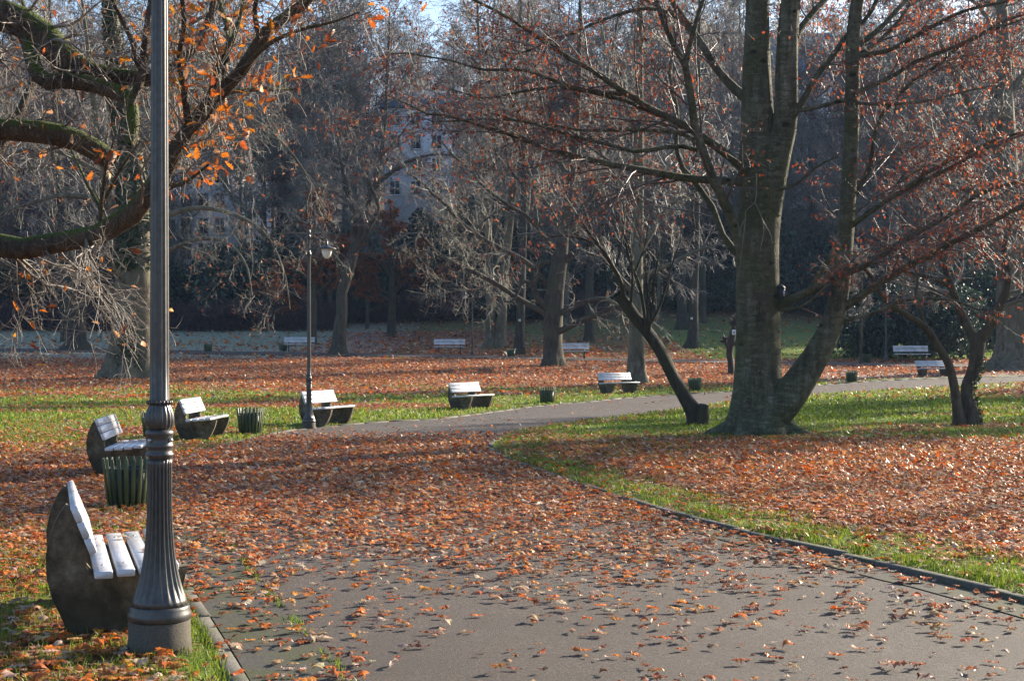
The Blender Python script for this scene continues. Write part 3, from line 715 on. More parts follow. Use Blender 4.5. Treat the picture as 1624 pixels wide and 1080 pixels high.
oak = finish_tree('oak_tree', 'mossy oak reaching in from the left behind the lamp post, orange leaves on crooked limbs', 'tree', OB, [ot], oak_limbs, LV_OAK,
    leaf=dict(n=1, size=.078, tmpls=LOBE, cols=OAKC, wts=[4, 3, 3, 2, 1.5], hang=.25, level=-1, keep=oak_keep),
    mats=('oak_bark', 'oak_twig'), seed=15, flare=.3, S=20, limbS=16, trunk_src=[ot[22:]])
# sawn face of the broken stub
q = oak_limbs[4]; e = q[-1, :3]-OB; dr = nrmz(q[-1, :3]-q[-3, :3])
cg = Geo(); cg.tube([e-dr*.02, e+dr*.012], [q[-1, 3]*1.0, q[-1, 3]*.97], 16, True); cg.obj('cut_end', M['cut_wood'], oak)

# --- leaning pollard
LB = gpt(1106, 677); ld = LB[1]
lean_tr = [px_limb([(1104,683,19),(1105,668,17),(1100,652,14.5),(1087,632,11.5),(1067,597,10.5),(1047,557,10),(1027,527,9.5),(1007,503,9.5),(993,483,9.5),(983,471,8),(980,466,6)], ld, ld-.3, K=34)]
def ll(pts, d1=0.0, d0=-.3): return px_limb([(a, b, c*.66) for a, b, c in pts], ld+d0, ld+d0+d1)
lean_l = [ll([(988,478,7),(987,457,6),(980,437,5),(970,420,4.5),(960,403,4),(940,377,3),(920,347,2),(900,318,1.2)], -.6),
 ll([(958,400,3),(947,388,2.4),(907,375,1.8),(880,375,1.4),(840,384,1)], -.6),
 ll([(1025,522,5),(1020,483,4.2),(1013,450,3.8),(997,407,3.2),(990,373,2.4),(977,347,1.8),(960,315,1)], .5),
 ll([(1027,520,4),(1027,480,3),(1025,440,2.4),(1018,390,1.8),(1008,340,1)], -.4),
 ll([(1028,522,4),(1047,483,3.2),(1057,453,2.4),(1066,420,1.8),(1080,380,1)], .4),
 ll([(1030,525,3.4),(1036,470,2.6),(1040,430,2),(1050,380,1.2)], -.2),
 ll([(975,428,3),(985,390,2.2),(990,350,1.6),(998,300,1)], .2),
 ll([(1008,430,3),(1022,392,2),(1030,350,1.4)], .3),
 ll([(1000,485,3.5),(1003,440,2.8),(1000,400,2),(985,360,1.2)], -.5)]
LV_LEAN = [dict(n=7, t0=.15, t1=1, lo=.28, hi=.6, ang=(12, 38), K=6, ratio=.5, tip=.003, wig=.07, trop=.05, flat=1, fall=.4, S=4),
           dict(n=4, t0=.15, t1=1, lo=.3, hi=.6, ang=(15, 45), K=5, ratio=.6, tip=.0024, wig=.09, trop=.02, flat=1, fall=.4, S=3)]
lean = finish_tree('pollard_tree', 'dark leaning pollard tree with thin upright shoots beside the big beech', 'tree', LB, lean_tr, lean_l, LV_LEAN, mats=('dark_bark', 'dark_twig'), seed=21, flare=.12, S=18)
pg = Geo(); sb = at(1113, 672, ld-.25)-LB
q = resample([[sb[0], sb[1], -.1, .16], [sb[0]+.02, sb[1], .2, .15], [sb[0]+.03, sb[1], .40, .13], [sb[0]+.05, sb[1]+.02, .50, .115]], 9); pg.tube(q[:, :3], q[:, 3]*np.array([1, .98, 1.04, .95, 1, 1.03, .97, 1, .96]), 11, True)
pg.obj('stump', M['dark_bark'], lean, False)

# --- twin-stemmed tree on the right
TB = gpt(1534, 678); td = TB[1]
twin_tr = [px_limb([(1538,686,19),(1539,668,16),(1538,650,13),(1534,627,10),(1535,610,9.5),(1542,594,10),(1548,576,11),(1550,551,12),(1551,537,12.5),(1552,528,9)], td, td, K=34),
 px_limb([(1524,686,14),(1522,668,11.5),(1519,652,8.5),(1515,623,7.3),(1509,592,6.5),(1501,570,6.2),(1485,545,5.8),(1473,525,5.6),(1456,510,5),(1436,498,4.6),(1418,488,4.2),(1400,470,3.8),(1385,440,3)], td-.1, td-.8, K=34)]
def tl(pts, d1=0.0, d0=0.0): return px_limb(pts, td+d0, td+d0+d1)
twin_l = [tl([(1550,542,11),(1560,531,9.5),(1570,517,8.5),(1579,496,8),(1589,478,7),(1600,440,5.5),(1592,400,4.5),(1605,350,3),(1640,300,1.5)], -.6),
 tl([(1549,543,10),(1540,529,8.2),(1532,513,7.4),(1521,490,7),(1508,450,5.4),(1495,410,4.4),(1500,360,3),(1480,310,1.5)], .6),
 tl([(1400,470,3.8),(1375,430,3),(1350,415,2),(1320,410,1)], -.6, -.7),
 tl([(1470,522,4),(1462,500,3.2),(1452,470,2.6),(1455,440,2),(1440,400,1)], .4, -.4),
 tl([(1585,484,5),(1620,470,4),(1660,440,3),(1700,400,1.5)], .4, -.3),
 tl([(1510,455,4),(1475,440,3),(1440,432,2.4),(1400,428,1.2)], -.4, .3)]
LV_MED = [dict(n=13, t0=.25, t1=1, lo=.28, hi=.6, ang=(30, 65), K=7, ratio=.5, tip=.005, wig=.15, trop=.02, flat=1, fall=.4, S=4),
          dict(n=6, t0=.15, t1=1, lo=.3, hi=.6, ang=(30, 65), K=6, ratio=.55, tip=.004, wig=.15, trop=-.02, flat=1, fall=.4, S=3),
          dict(n=4, t0=.2, t1=1, lo=.35, hi=.65, ang=(30, 65), K=5, ratio=.7, tip=.0035, wig=.15, trop=-.03, flat=1, fall=.4, S=3)]
twin = finish_tree('twin_stem_tree', 'dark rough tree forking low, ivy on its right stem, on the sunny lawn', 'tree', TB, twin_tr, twin_l, LV_MED,
   leaf=dict(n=1, size=.06, tmpls=OVAL, cols=BEECHC, wts=[3, 3, 2, 1], hang=.8, level=-1, keep=lambda p: np.random.default_rng(6).random(len(p)) < .12), mats=('twin_bark', 'wood_twig'), seed=31, flare=.25, S=18)
def ivy(parent, base, T, a_c, spread, n, size, seed, z0=.05, z1=.6):
    r = np.random.default_rng(seed); k = (z0+(z1-z0)*r.random(n)**1.2)*(len(T)-1); i = k.astype(int); T = T[i]*(1-(k-i))[:, None]+T[np.minimum(i+1, len(T)-1)]*(k-i)[:, None]; i = np.arange(n)
    a = a_c+r.normal(0, spread, n); rad = T[i, 3]*1.06+r.random(n)*.05
    pos = T[i, :3]+np.stack([np.cos(a)*rad, np.sin(a)*rad, r.normal(0, .06, n)], -1)
    c = palette(r, n, [(.025, .05, .015), (.045, .085, .025), (.08, .12, .04)], [3, 3, 1])
    V, f, cc = scatter(OVAL, pos-base, size*(.6+.8*r.random(n)), r.random(n)*6.28, r.normal(-.6, .5, n), r.normal(0, .6, n), c, r)
    link('ivy', make_mesh('ivy', V, [f], M['evergreen'], False, cc), parent)
ivy(twin, TB, twin_tr[0], -.2, .7, 260, .075, 9, .02, .75)

# --- big plane tree behind the lamp post, left
PB = gpt(208, 600); pd = PB[1]
plane_tr = [px_limb([(208,607,40),(209,590,35),(209,570,32),(210,540,30.5),(211,500,29),(213,450,27),(214,400,25),(213,340,24),(208,280,22),(200,210,19),(190,140,16),(180,60,13),(172,-60,9),(165,-200,4)], pd, pd, K=40)]
def pl_(pts, d1=0.0, d0=0.0): return px_limb([(a, b, c*.62) for a, b, c in pts], pd+d0, pd+d0+d1)
plane_l = [pl_([(205,400,12),(180,340,9),(165,280,8),(150,180,7),(140,80,5),(130,0,3)], -2),
 pl_([(215,330,12),(260,250,10),(300,180,8.5),(350,110,6),(380,40,4),(400,-40,2)], 2),
 pl_([(216,380,10),(250,350,8),(310,330,6),(370,340,4.5),(420,370,3.5),(450,430,2.5),(460,490,1.2)], -3),
 pl_([(216,420,8),(260,400,6),(310,380,5),(360,385,4),(390,420,3),(400,470,2)], -5),
 pl_([(210,350,10),(160,320,8),(100,310,6),(50,322,4),(10,335,2.4),(-20,350,1.2)], -3),
 pl_([(205,300,9),(150,270,7),(90,240,5),(30,240,4),(-30,270,2)], 3),
 pl_([(206,250,10),(260,200,8),(330,180,6),(400,190,4.5),(460,240,3),(500,300,1.5)], -4),
 pl_([(195,180,9),(130,120,7),(70,80,5),(10,60,3)], -2),
 pl_([(190,140,9),(240,80,7),(300,40,5),(370,0,3)], -2),
 pl_([(213,460,6),(190,440,5),(172,400,4),(170,350,3),(150,300,1.5)], -4)]
LV_PLANE = [dict(n=9, t0=.25, t1=1, lo=.22, hi=.48, ang=(30, 75), K=8, ratio=.3, tip=.007, wig=.22, trop=-.02, flat=1, fall=.3, S=4),
            dict(n=8, t0=.15, t1=1, lo=.3, hi=.6, ang=(30, 75), K=7, ratio=.5, tip=.005, wig=.25, trop=-.05, flat=1, fall=.4, S=3),
            dict(n=5, t0=.2, t1=1, lo=.35, hi=.6, ang=(30, 75), K=5, ratio=.7, tip=.0045, wig=.22, trop=-.05, flat=1, fall=.4, S=3)]
RUSTC = [(.26, .09, .05), (.32, .16, .09), (.16, .06, .04), (.42, .26, .19)]
plane = finish_tree('plane_tree', 'thick pale plane tree clad in ivy behind the near lamp post, drooping twigs', 'tree', PB, plane_tr, plane_l, LV_PLANE,
   leaf=dict(n=1, size=.16, tmpls=TINY, cols=RUSTC, wts=[3, 3, 2, 2], hang=.7, level=-1, keep=lambda p: np.random.default_rng(7).random(len(p)) < .22), mats=('plane_bark', 'pale_twig'), seed=41, flare=.42, S=26, nroot=7, lump=.09, flh=1.0, trunk_src=[plane_tr[0][26:]])
ivy(plane, PB, plane_tr[0], -1.9, .9, 5200, .17, 12, .22, .8)
ivy(plane, PB, plane_tr[0], -1.6, .35, 300, .16, 13, .03, .12)

# --- tree with pale crooked branches, middle
GB = gpt(877, 581); gd = GB[1]
mid_tr = [px_limb([(877,586,20),(877,575,17),(877,555,15),(877,530,14.5),(878,500,14.5),(880,460,14),(886,420,12.5),(892,380,10.5),(898,340,8.5),(904,300,7.5),(910,240,6.5),(916,150,5.5),(920,40,4),(924,-80,2)], gd, gd, K=36)]
def gl(pts, d1=0.0, d0=0.0): return px_limb(pts, gd+d0, gd+d0+d1)
mid_l = [gl([(874,502,6.5),(845,486,4.6),(820,472,4.2),(790,452,4),(762,437,3.7),(730,422,3.4),(700,407,3.1),(680,387,2.8),(665,369,2.4),(659,378,2),(657,392,1.7),(666,412,1)], -3),
 gl([(874,496,7),(862,484,6),(850,468,5.2),(846,450,4.6),(849,435,4.4),(854,422,4.2),(872,414,3.6)], -1.2),
 gl([(868,456,3),(860,440,3.6),(837,417,4),(807,400,4),(767,380,3.8),(730,352,3.4),(705,322,3),(685,307,2.6),(670,290,2.2),(645,274,1.2)], -3),
 gl([(884,400,5),(857,370,3.8),(840,347,3.4),(817,332,3),(800,331,2.4),(775,345,1.6),(757,362,1)], -2.5),
 gl([(818,332,2.8),(805,325,2.8),(775,302,2.6),(757,285,2.4),(742,265,2.2),(722,250,1.8),(700,225,1)], -1, -1.5),
 gl([(880,528,6.5),(893,523,5.4),(913,513,4.8),(937,503,4.2),(967,490,3.2),(1000,480,1.8)], -2),
 gl([(882,500,5.5),(920,482,4.5),(960,475,3.5),(1000,500,2.5),(1035,520,1.5)], -3),
 gl([(888,420,6),(920,395,4.5),(960,380,3.4),(1000,385,2.4),(1040,400,1.4)], -2),
 gl([(893,375,6),(925,330,4.6),(955,290,3.6),(985,240,2.4),(1000,190,1.4)], 1),
 gl([(893,370,5),(870,330,4),(845,290,3.4),(830,240,2.6),(820,180,1.6)], 1),
 gl([(905,290,5),(880,240,3.8),(862,180,3),(850,110,2)], 1),
 gl([(910,240,5),(945,180,3.8),(965,110,2.6),(980,30,1.6)], -1),
 gl([(846,450,3),(830,447,2.8),(822,462,2.4),(812,478,1.6),(800,478,1)], -.5, -.6)]
LV_MID = [dict(n=10, t0=.2, t1=1, lo=.22, hi=.5, ang=(35, 78), K=8, ratio=.35, tip=.009, wig=.24, trop=-.02, flat=1, fall=.3, S=4),
          dict(n=8, t0=.15, t1=1, lo=.3, hi=.6, ang=(30, 75), K=6, ratio=.55, tip=.0075, wig=.22, trop=-.02, flat=1, fall=.4, S=3),
          dict(n=4, t0=.2, t1=1, lo=.35, hi=.6, ang=(30, 75), K=5, ratio=.7, tip=.007, wig=.2, trop=-.02, flat=1, fall=.4, S=3)]
midt = finish_tree('plane_tree', 'brown trunked plane tree with long pale crooked limbs on the leafy lawn at centre', 'tree', GB, mid_tr, mid_l, LV_MID,
   leaf=dict(n=1, size=.15, tmpls=TINY, cols=RUSTC, wts=[3, 3, 2, 2], hang=.7, level=-1, keep=lambda p: np.random.default_rng(17).random(len(p)) < .1), mats=('park_bark', 'pale_twig'), seed=51, flare=.3, S=18)

# --- other park trees with traced trunks
def park_tree(label, trunk_px, limb_px, seed, mats=('park_bark', 'wood_twig'), name='park_tree', leaf=None, levels=None, flare=.3, group=None, auto=8, al=(.3, .55), tip=.012, base=None, lump=.06):
    bx = trunk_px[0] if base is None else base
    B = gpt(bx[0], bx[1]-3); d = B[1]
    tr = px_limb(trunk_px, d, d, K=34); r = np.random.default_rng(seed+500)
    ls = [px_limb(p, d, d+r.uniform(-2, 2)) for p in limb_px]
    if auto:
        H = tr[-1, 2]-tr[0, 2]
        P, R = grow(r, tr[None, :, :3], tr[None, :, 3], auto, .32, .97, al[0]*H, al[1]*H, (35, 70), 18, .55, .02, .12, .05, 1.0, .6, False)
        ls += [np.concatenate([p, q[:, None]], -1) for p, q in zip(P, R)]
    lv = levels or [dict(n=11, t0=.2, t1=1, lo=.22, hi=.5, ang=(30, 70), K=7, ratio=.5, tip=tip*1.2, wig=.17, trop=.0, flat=1, fall=.35, S=4),
                    dict(n=8, t0=.15, t1=1, lo=.3, hi=.6, ang=(30, 70), K=6, ratio=.55, tip=tip, wig=.17, trop=-.02, flat=1, fall=.4, S=3),
                    dict(n=5, t0=.2, t1=1, lo=.35, hi=.65, ang=(30, 70), K=4, ratio=.7, tip=tip*.85, wig=.16, trop=-.03, flat=1, fall=.4, S=3)]
    return finish_tree(name, label, 'tree', B, [tr], ls, lv, leaf, mats, seed, group, flare, 16, 8, trunk_src=[tr[22:]], lump=lump)
def sparse(p, s): return lambda q: np.random.default_rng(s).random(len(q)) < p
park_tree('tall straight tree with mottled trunk right behind the middle white bench', [(1010,613,18),(1010,600,15),(1009,575,13.5),(1009,530,12.5),(1009,480,11.5),(1010,430,10.5),(1012,350,8.5),(1013,250,7.5),(1014,100,6),(1016,-40,4),(1018,-180,2)],
   [[(1014,400,5),(1060,330,3.5),(1110,300,2)], [(1010,440,5),(1050,425,3.6),(1100,400,2.6),(1150,385,1.4)], [(1008,470,5),(970,420,3.4),(930,400,2)]], 61, ('plane_bark', 'wood_twig'), auto=10, al=(.16, .30))
park_tree('dark tree with swollen mossy foot at far left beyond the leaf carpet', [(122,559,26),(122,550,18),(122,530,15),(122,500,14),(120,470,13.5),(112,430,11),(104,390,9),(98,330,7.5),(92,250,6),(85,150,4.5),(80,40,3),(78,-60,1.5)],
   [[(120,465,9),(138,430,7),(150,390,6),(158,340,5),(165,280,4),(170,220,3),(180,150,1.5)], [(116,440,6),(90,410,5),(60,390,4),(30,385,3),(0,400,1.5)], [(110,420,6),(80,340,5),(50,270,4),(30,200,2)]], 62, ('dark_bark', 'wood_twig'), auto=7, al=(.2, .36))
park_tree('crooked mossy tree beside the far path, behind the second lamp post', [(537,567,16),(537,558,13),(538,540,11.5),(540,515,10.5),(543,490,9.5),(541,470,9),(548,445,8.8),(554,425,8.5),(560,402,8),(568,375,7),(576,345,6),(586,310,5),(600,270,4),(610,200,3),(615,100,2),(618,20,1)],
   [[(560,405,5),(575,380,4.4),(590,352,4),(600,330,3.4),(590,300,2.6),(575,270,1.8)], [(548,440,5),(530,400,4),(510,370,3.4),(480,350,2.6),(450,355,1.6)], [(565,385,4.5),(560,340,4),(550,300,3.4),(540,250,2.6),(530,190,1.4)], [(590,300,4),(640,260,3),(690,245,2),(730,250,1)]], 63, ('park_bark', 'wood_twig'), auto=6, al=(.22, .4),
   leaf=dict(n=1, size=.22, tmpls=TINY, cols=RUSTC, wts=[3, 3, 2, 2], hang=.6, level=-1, keep=sparse(.1, 1)))
COPC = [(.33, .11, .03), (.42, .16, .04), (.22, .08, .03), (.30, .15, .09)]
park_tree('small dark tree keeping copper leaves on low branches before the hedge', [(621,537,9),(621,528,7),(621,510,6.5),(621,480,6),(622,450,5.6),(622,420,4.8),(621,380,3.6),(620,330,2)],
   [[(621,470,4),(595,455,3),(565,440,2.2),(540,432,1.2)], [(621,465,4),(650,445,3),(680,430,2),(700,425,1)], [(621,440,4),(600,415,3),(570,405,1.6)], [(622,440,3.6),(650,410,2.6),(670,395,1.4)], [(621,478,3.4),(600,470,2.6),(575,462,1.4)]], 64, ('dark_bark', 'dark_twig'), auto=7, al=(.2, .4), name='copper_tree',
   leaf=dict(n=2, size=.26, tmpls=TINY, cols=COPC, wts=[4, 3, 3, 1], hang=.4, level=-1, keep=sparse(.42, 2)))
park_tree('young straight trunk with rusty leaves close behind the second lamp post', [(497,552,6),(497,535,5),(497,490,4.6),(498,440,4),(498,380,3),(500,310,1.6)], [[(497,470,3),(520,450,2.4),(550,435,1.2)], [(497,450,3),(470,430,2.4),(430,425,1.2)], [(498,420,3),(540,395,2),(570,390,1)], [(497,480,3),(460,465,2.2),(420,455,1.2)]], 65, ('park_bark', 'dark_twig'), auto=6, al=(.25, .45), name='copper_tree',
   leaf=dict(n=2, size=.26, tmpls=TINY, cols=COPC, wts=[4, 3, 3, 1], hang=.4, level=-1, keep=sparse(.34, 5)))
park_tree('left, thinner one of two pale trunks standing close together past the third lamp post', [(777,556,11),(778,545,8.5),(779,520,7.5),(778,480,7),(776,430,6.5),(774,370,6),(770,300,5),(766,200,4),(760,80,2.5),(755,-40,1.2)], [], 66, ('plane_bark', 'wood_twig'), auto=10, al=(.26, .46))
park_tree('right, thicker one of two pale trunks standing close together past the third lamp post', [(793,556,12),(793,545,9.5),(795,520,8.5),(797,480,8),(800,430,7.5),(806,370,7),(812,300,6),(818,200,4.5),(824,80,3),(828,-40,1.5)], [], 67, ('plane_bark', 'wood_twig'), auto=10, al=(.26, .46))
park_tree('dark trunk bearing a small white tag, behind the far path near centre', [(823,566,11),(823,556,8.5),(824,530,7.5),(826,490,7),(828,430,6.5),(830,350,5.5),(833,240,4),(836,100,2.5),(838,0,1.2)], [], 68, ('dark_bark', 'wood_twig'), auto=10, al=(.26, .46))
park_tree('short dark trunk on the shaded slope behind the bench at centre', [(934,546,10),(934,538,8),(934,515,7),(934,480,6.5),(936,420,6),(938,330,5),(940,220,3.5),(942,100,1.5)], [], 69, ('dark_bark', 'wood_twig'), auto=10, al=(.26, .46))
park_tree('grey trunk with white tag on the grassy slope left of the big beech', [(1097,556,12),(1098,545,9),(1099,520,8),(1100,480,7.5),(1102,420,7),(1104,340,6),(1106,220,4.5),(1108,80,3),(1110,-20,1.5)], [], 70, ('dark_bark', 'wood_twig'), auto=10, al=(.26, .46))
park_tree('thick dark trunk on the slope, half hidden behind the grey tagged trunk', [(1082,526,11),(1082,518,9),(1082,495,8),(1080,450,7.5),(1078,380,6.5),(1074,280,5),(1070,150,3),(1068,20,1.5)], [], 71, ('dark_bark', 'wood_twig'), auto=10, al=(.26, .46))
park_tree('stunted bare trunk half hidden behind the left side of the big beech', [(1160,598,7),(1160,590,5.6),(1159,575,5),(1157,560,5.4),(1160,540,5.6),(1164,520,4.5),(1166,505,4)], [[(1158,555,3.4),(1152,545,2.6),(1150,535,2)]], 72, ('dark_bark', 'dark_twig'), auto=3, al=(.2, .4), base=(1160,598))
park_tree('slender sapling between the far path and the bins right of the big beech', [(1365,582,3.2),(1365,570,2.2),(1365,540,2),(1366,500,1.8),(1366,450,1.5),(1367,400,1)], [], 73, ('park_bark', 'wood_twig'), auto=10, al=(.18, .32), name='sapling', flare=.1, tip=.006)
park_tree('large mossy trunk with broad foot at the far right edge', [(1612,590,62),(1612,578,44),(1611,560,35),(1610,530,29),(1609,490,26),(1606,430,23),(1602,360,20),(1598,280,17),(1594,180,14),(1590,60,10),(1588,-80,6),(1588,-180,3)],
   [[(1606,430,10),(1570,360,8),(1540,290,6),(1500,240,4),(1460,220,2)], [(1602,370,10),(1650,300,7),(1700,240,4),(1740,200,2)], [(1596,260,9),(1550,190,6),(1510,110,4),(1480,40,2)]], 74, ('plane_bark', 'wood_twig'), auto=8, al=(.2, .36), flare=.4)
park_tree('thin leaning trunk of a pair at far left before the frosty slope', [(98,546,4.5),(99,538,3.5),(100,515,3.2),(101,480,3),(100,430,2.4),(98,380,1.4)], [], 75, ('park_bark', 'wood_twig'), auto=8, al=(.22, .4), flare=.15)
park_tree('tilted thin trunk right of its twin at far left before the frosty slope', [(104,546,4.5),(105,538,3.6),(107,515,3.2),(106,480,3),(110,430,2.4),(114,380,1.4)], [], 76, ('park_bark', 'wood_twig'), auto=8, al=(.22, .4), flare=.15)

# ------------------------------------------------------------------ hillside wood: a few kinds, copied tree by tree
def wood_proto(seed, H, spread, mats, leafcol=None, leafp=.3, upright=.06, tip=.014, nl=16, r0=.2):
    r = np.random.default_rng(seed)
    u = np.linspace(0, 1, 10)
    P = np.stack([np.cumsum(r.normal(0, .10, 10))*u, np.cumsum(r.normal(0, .10, 10))*u, u*H-.3], -1)
    tr = resample(np.concatenate([P, (r0*(1-u)**.9+.015)[:, None]], -1), 30)
    B = np.zeros(3)
    Pl, Rl = grow(r, tr[None, :, :3], tr[None, :, 3], nl, .26, .97, spread*H*.75, spread*H*1.25, (28, 62), 18, .5, .02, .12, upright, 1.0, .45, False)
    ls = [np.concatenate([p, q[:, None]], -1) for p, q in zip(Pl, Rl)]
    lv = [dict(n=8, t0=.18, t1=1, lo=.24, hi=.5, ang=(30, 68), K=7, ratio=.5, tip=tip*1.25, wig=.16, trop=.02, flat=1, fall=.4, S=3),
          dict(n=8, t0=.15, t1=1, lo=.3, hi=.6, ang=(30, 68), K=5, ratio=.55, tip=tip, wig=.17, trop=0, flat=1, fall=.4, S=3),
          dict(n=5, t0=.2, t1=1, lo=.4, hi=.7, ang=(30, 68), K=4, ratio=.7, tip=tip*.85, wig=.16, trop=0, flat=1, fall=.4, S=3)]
    leaf = None
    if leafcol: leaf = dict(n=1, size=.20, tmpls=TINY, cols=leafcol, wts=[3, 3, 2, 2], hang=.5, level=-1, keep=sparse(leafp, seed))
    t = finish_tree('woodland_tree', '', 'tree', B, [tr], ls, lv, leaf, mats, seed, 'bare trees of the hillside wood', .3, 8, 5, trunk_src=[tr[25:]])
    return t
REDC = [(.22, .09, .07), (.30, .17, .13), (.16, .07, .06), (.40, .28, .23)]
protos = [wood_proto(101, 17, .42, ('wood_bark', 'wood_twig'), REDC, .22),
          wood_proto(102, 20, .36, ('park_bark', 'wood_twig'), None),
          wood_proto(103, 15, .46, ('wood_bark', 'pale_twig'), REDC, .10),
          wood_proto(104, 18, .42, ('dark_bark', 'hedge_twig'), REDC, .35),
          wood_proto(105, 12, .48, ('park_bark', 'wood_twig'), COPC, .35, .04),
          wood_proto(106, 21, .34, ('plane_bark', 'pale_twig'), None, 0, .09, nl=20)]
kindword = ['bare tree tinged red with last leaves on the wooded hill', 'tall dark bare tree on the wooded hill', 'broad pale twigged tree on the wooded hill', 'dark purple brown tree with shrivelled leaves on the wooded hill', 'low spreading tree with coppery leaves on the wooded hill', 'slim pale barked tree on the wooded hill']
spots = []
wr = np.random.default_rng(77)
for row, (yy, nrow) in enumerate([(123, 16), (129, 18), (136, 20), (144, 22), (152, 22), (161, 24), (171, 24), (183, 24), (196, 24), (210, 22), (228, 20), (250, 18), (280, 16)]):
    half = yy*.40+6
    for k in range(nrow):
        x = -half+2*half*(k+.5+wr.uniform(-.4, .4))/nrow
        spots.append((x, yy+wr.uniform(-4, 4), row))
# keep sight lines to the houses a little more open
used = set()
for (x, y, row) in spots:
    k = int(wr.choice(6, p=[.24, .2, .18, .14, .1, .14]))
    px = 812+x/y*F
    if y < 172 and (620 < px < 768): continue
    if y < 172 and (560 < px < 830) and wr.random() < .55: continue
    if y < 150 and (225 < px < 395) and wr.random() < .75: continue
    if y < 186 and (1240 < px < 1330) and wr.random() < .7: continue
    t_ = (x+31)*SUN[0]+(y-152)*SUN[1]; q_ = abs((x+31)*SUN[1]-(y-152)*SUN[0])
    if 4 < t_ < 85 and q_ < 6.5: continue
    loc = (x, y, float(terr(x, y))-.1); s = wr.uniform(.7, 1.5) if y < 150 else wr.uniform(1.1, 1.8)
    if k not in used:
        o = protos[k]; o.location = loc; o.rotation_euler = (0, 0, wr.uniform(0, 6.28)); o['label'] = kindword[k]; o['group'] = 'trees of the hillside wood: '+kindword[k]; used.add(k)
    else:
        dup(protos[k], loc, wr.uniform(0, 6.28), s, kindword[k], 'trees of the hillside wood: '+kindword[k])
# a few very tall trees in the wood's front rows
for i, (px, y, k, s) in enumerate([(420, 139, 0, 1.75), (486, 146, 3, 1.8), (548, 137, 0, 1.8),  (778, 150, 0, 1.9), (300, 158, 2, 2.0), (905, 147, 1, 1.5), (985, 140, 2, 1.9), (1085, 150, 0, 1.9), (1290, 160, 2, 2.1), (1440, 148, 3, 1.8), (1530, 138, 0, 1.8), (1610, 150, 1, 1.6), (60, 146, 0, 1.8), (160, 152, 2, 1.9)]):
    x = (px-812)/F*y
    dup(protos[k], (x, y, float(terr(x, y))-.2), i*2.1, s, kindword[k], 'trees of the hillside wood: '+kindword[k])
# trees just outside the frame on the right: they shade the lawn
for i, (x, y, k, s) in enumerate([(19, 41, 5, .62), (21.5, 46.5, 5, .7), (24, 53, 1, .6), (17.5, 36, 5, .5), (33, 50, 1, .9), (36, 62, 3, .95), (46, 60, 2, 1), (27, 58, 4, .9), (52, 80, 0, 1), (44, 50, 5, .9), (60, 66, 1, 1), (66, 92, 3, 1.1)]):
    dup(protos[k], (x, y, float(terr(x, y))-.1), i*1.7, s, 'bare park tree standing out beyond the right side of the lawn', 'park trees beyond the right side')

# ------------------------------------------------------------------ shrubs, hedge
def shrub_mesh(seed, w, h, n, size, cols, wts, matn, tm=None):
    r = np.random.default_rng(seed)
    nc = 26; ca = r.random(nc)*6.28; cr = np.sqrt(r.random(nc))*w*.42; cz = h*(.18+.68*r.random(nc)*(1-(cr/(w*.5))**2*.55)); cs = (.16+.14*r.random(nc))*w
    cx, cy = cr*np.cos(ca), cr*np.sin(ca)
    pick = r.integers(0, nc, n)
    d = nrmz(r.normal(0, 1, (n, 3))); rad = cs[pick]*(.45+.6*r.random(n)**.5)
    pos = np.stack([cx[pick], cy[pick], cz[pick]], -1)+d*rad[:, None]*np.array([1, 1, .8])
    ok = pos[:, 2] > .02; pos = pos[ok]; m_ = len(pos)
    V, f, c = scatter(tm or OVAL, pos, size*(.6+.8*r.random(m_)), r.random(m_)*6.28, r.normal(-.4, .6, m_), r.normal(0, .7, m_), palette(r, m_, cols, wts, .3), r)
    return make_mesh('foliage', V, [f], M[matn], False, c)
def stems_mesh(seed, w, h, n=9):
    r = np.random.default_rng(seed); g = Geo()
    for k in range(n):
        a = r.random()*6.28; q = resample([[.1*math.cos(a), .1*math.sin(a), -.1, .06], [w*.12*math.cos(a), w*.12*math.sin(a), h*.3, .045], [w*.28*math.cos(a+.3), w*.28*math.sin(a+.3), h*.7, .02]], 8)
        g.tube(q[:, :3], q[:, 3], 5)
    return g.mesh('stem', M['dark_bark'], True)
EVG = [(.02, .038, .03), (.036, .062, .046), (.058, .095, .066), (.085, .125, .085)]
sh = [(shrub_mesh(201+i, 6, 4.6, 5200, .30, EVG, [3, 3, 2, 1], 'evergreen'), stems_mesh(301+i, 6, 4.6)) for i in range(3)]
def shrub(label, loc, s, rz, k, group=None, name='evergreen_shrub', cat='shrub', sz=None):
    t = thing(name, label, cat, loc, rz, group)
    t.scale = (s, s, s*(sz or 1))
    link('foliage', sh[k][0], t); link('stem', sh[k][1], t)
    return t
for i, (px, py, s, sz) in enumerate([(1402,573,.62,1.25), (1462,574,.75,1.5), (1530,576,.85,1.45), (1590,560,1.0,1.5)]):
    b = gpt(px, py)
    shrub(['leftmost dark evergreen bush beside the blue grey lamp post', 'dark evergreen bush right behind the rear white bench', 'tall dark evergreen bush behind the twin stemmed tree', 'dark evergreen bush rising behind the far right mossy trunk'][i], b+np.array([0, 4.0, .1]), s, i*1.3, i % 3, None, sz=sz)
hr = np.random.default_rng(88)
for i in range(62):
    y = hr.uniform(125, 137) if i % 2 else hr.uniform(140, 168); half = y*.39
    x = -half+2*half*(i+.5+hr.uniform(-.6, .6))/62
    px = 812+x/y*F
    shrub('dark evergreen shrub in the undergrowth at the foot of the wooded hill', (x, y, float(terr(x, y))-.2), hr.uniform(.8, 1.6), hr.uniform(0, 6.28), i % 3, 'evergreen shrubs at the foot of the hill', sz=hr.uniform(.9, 1.4))
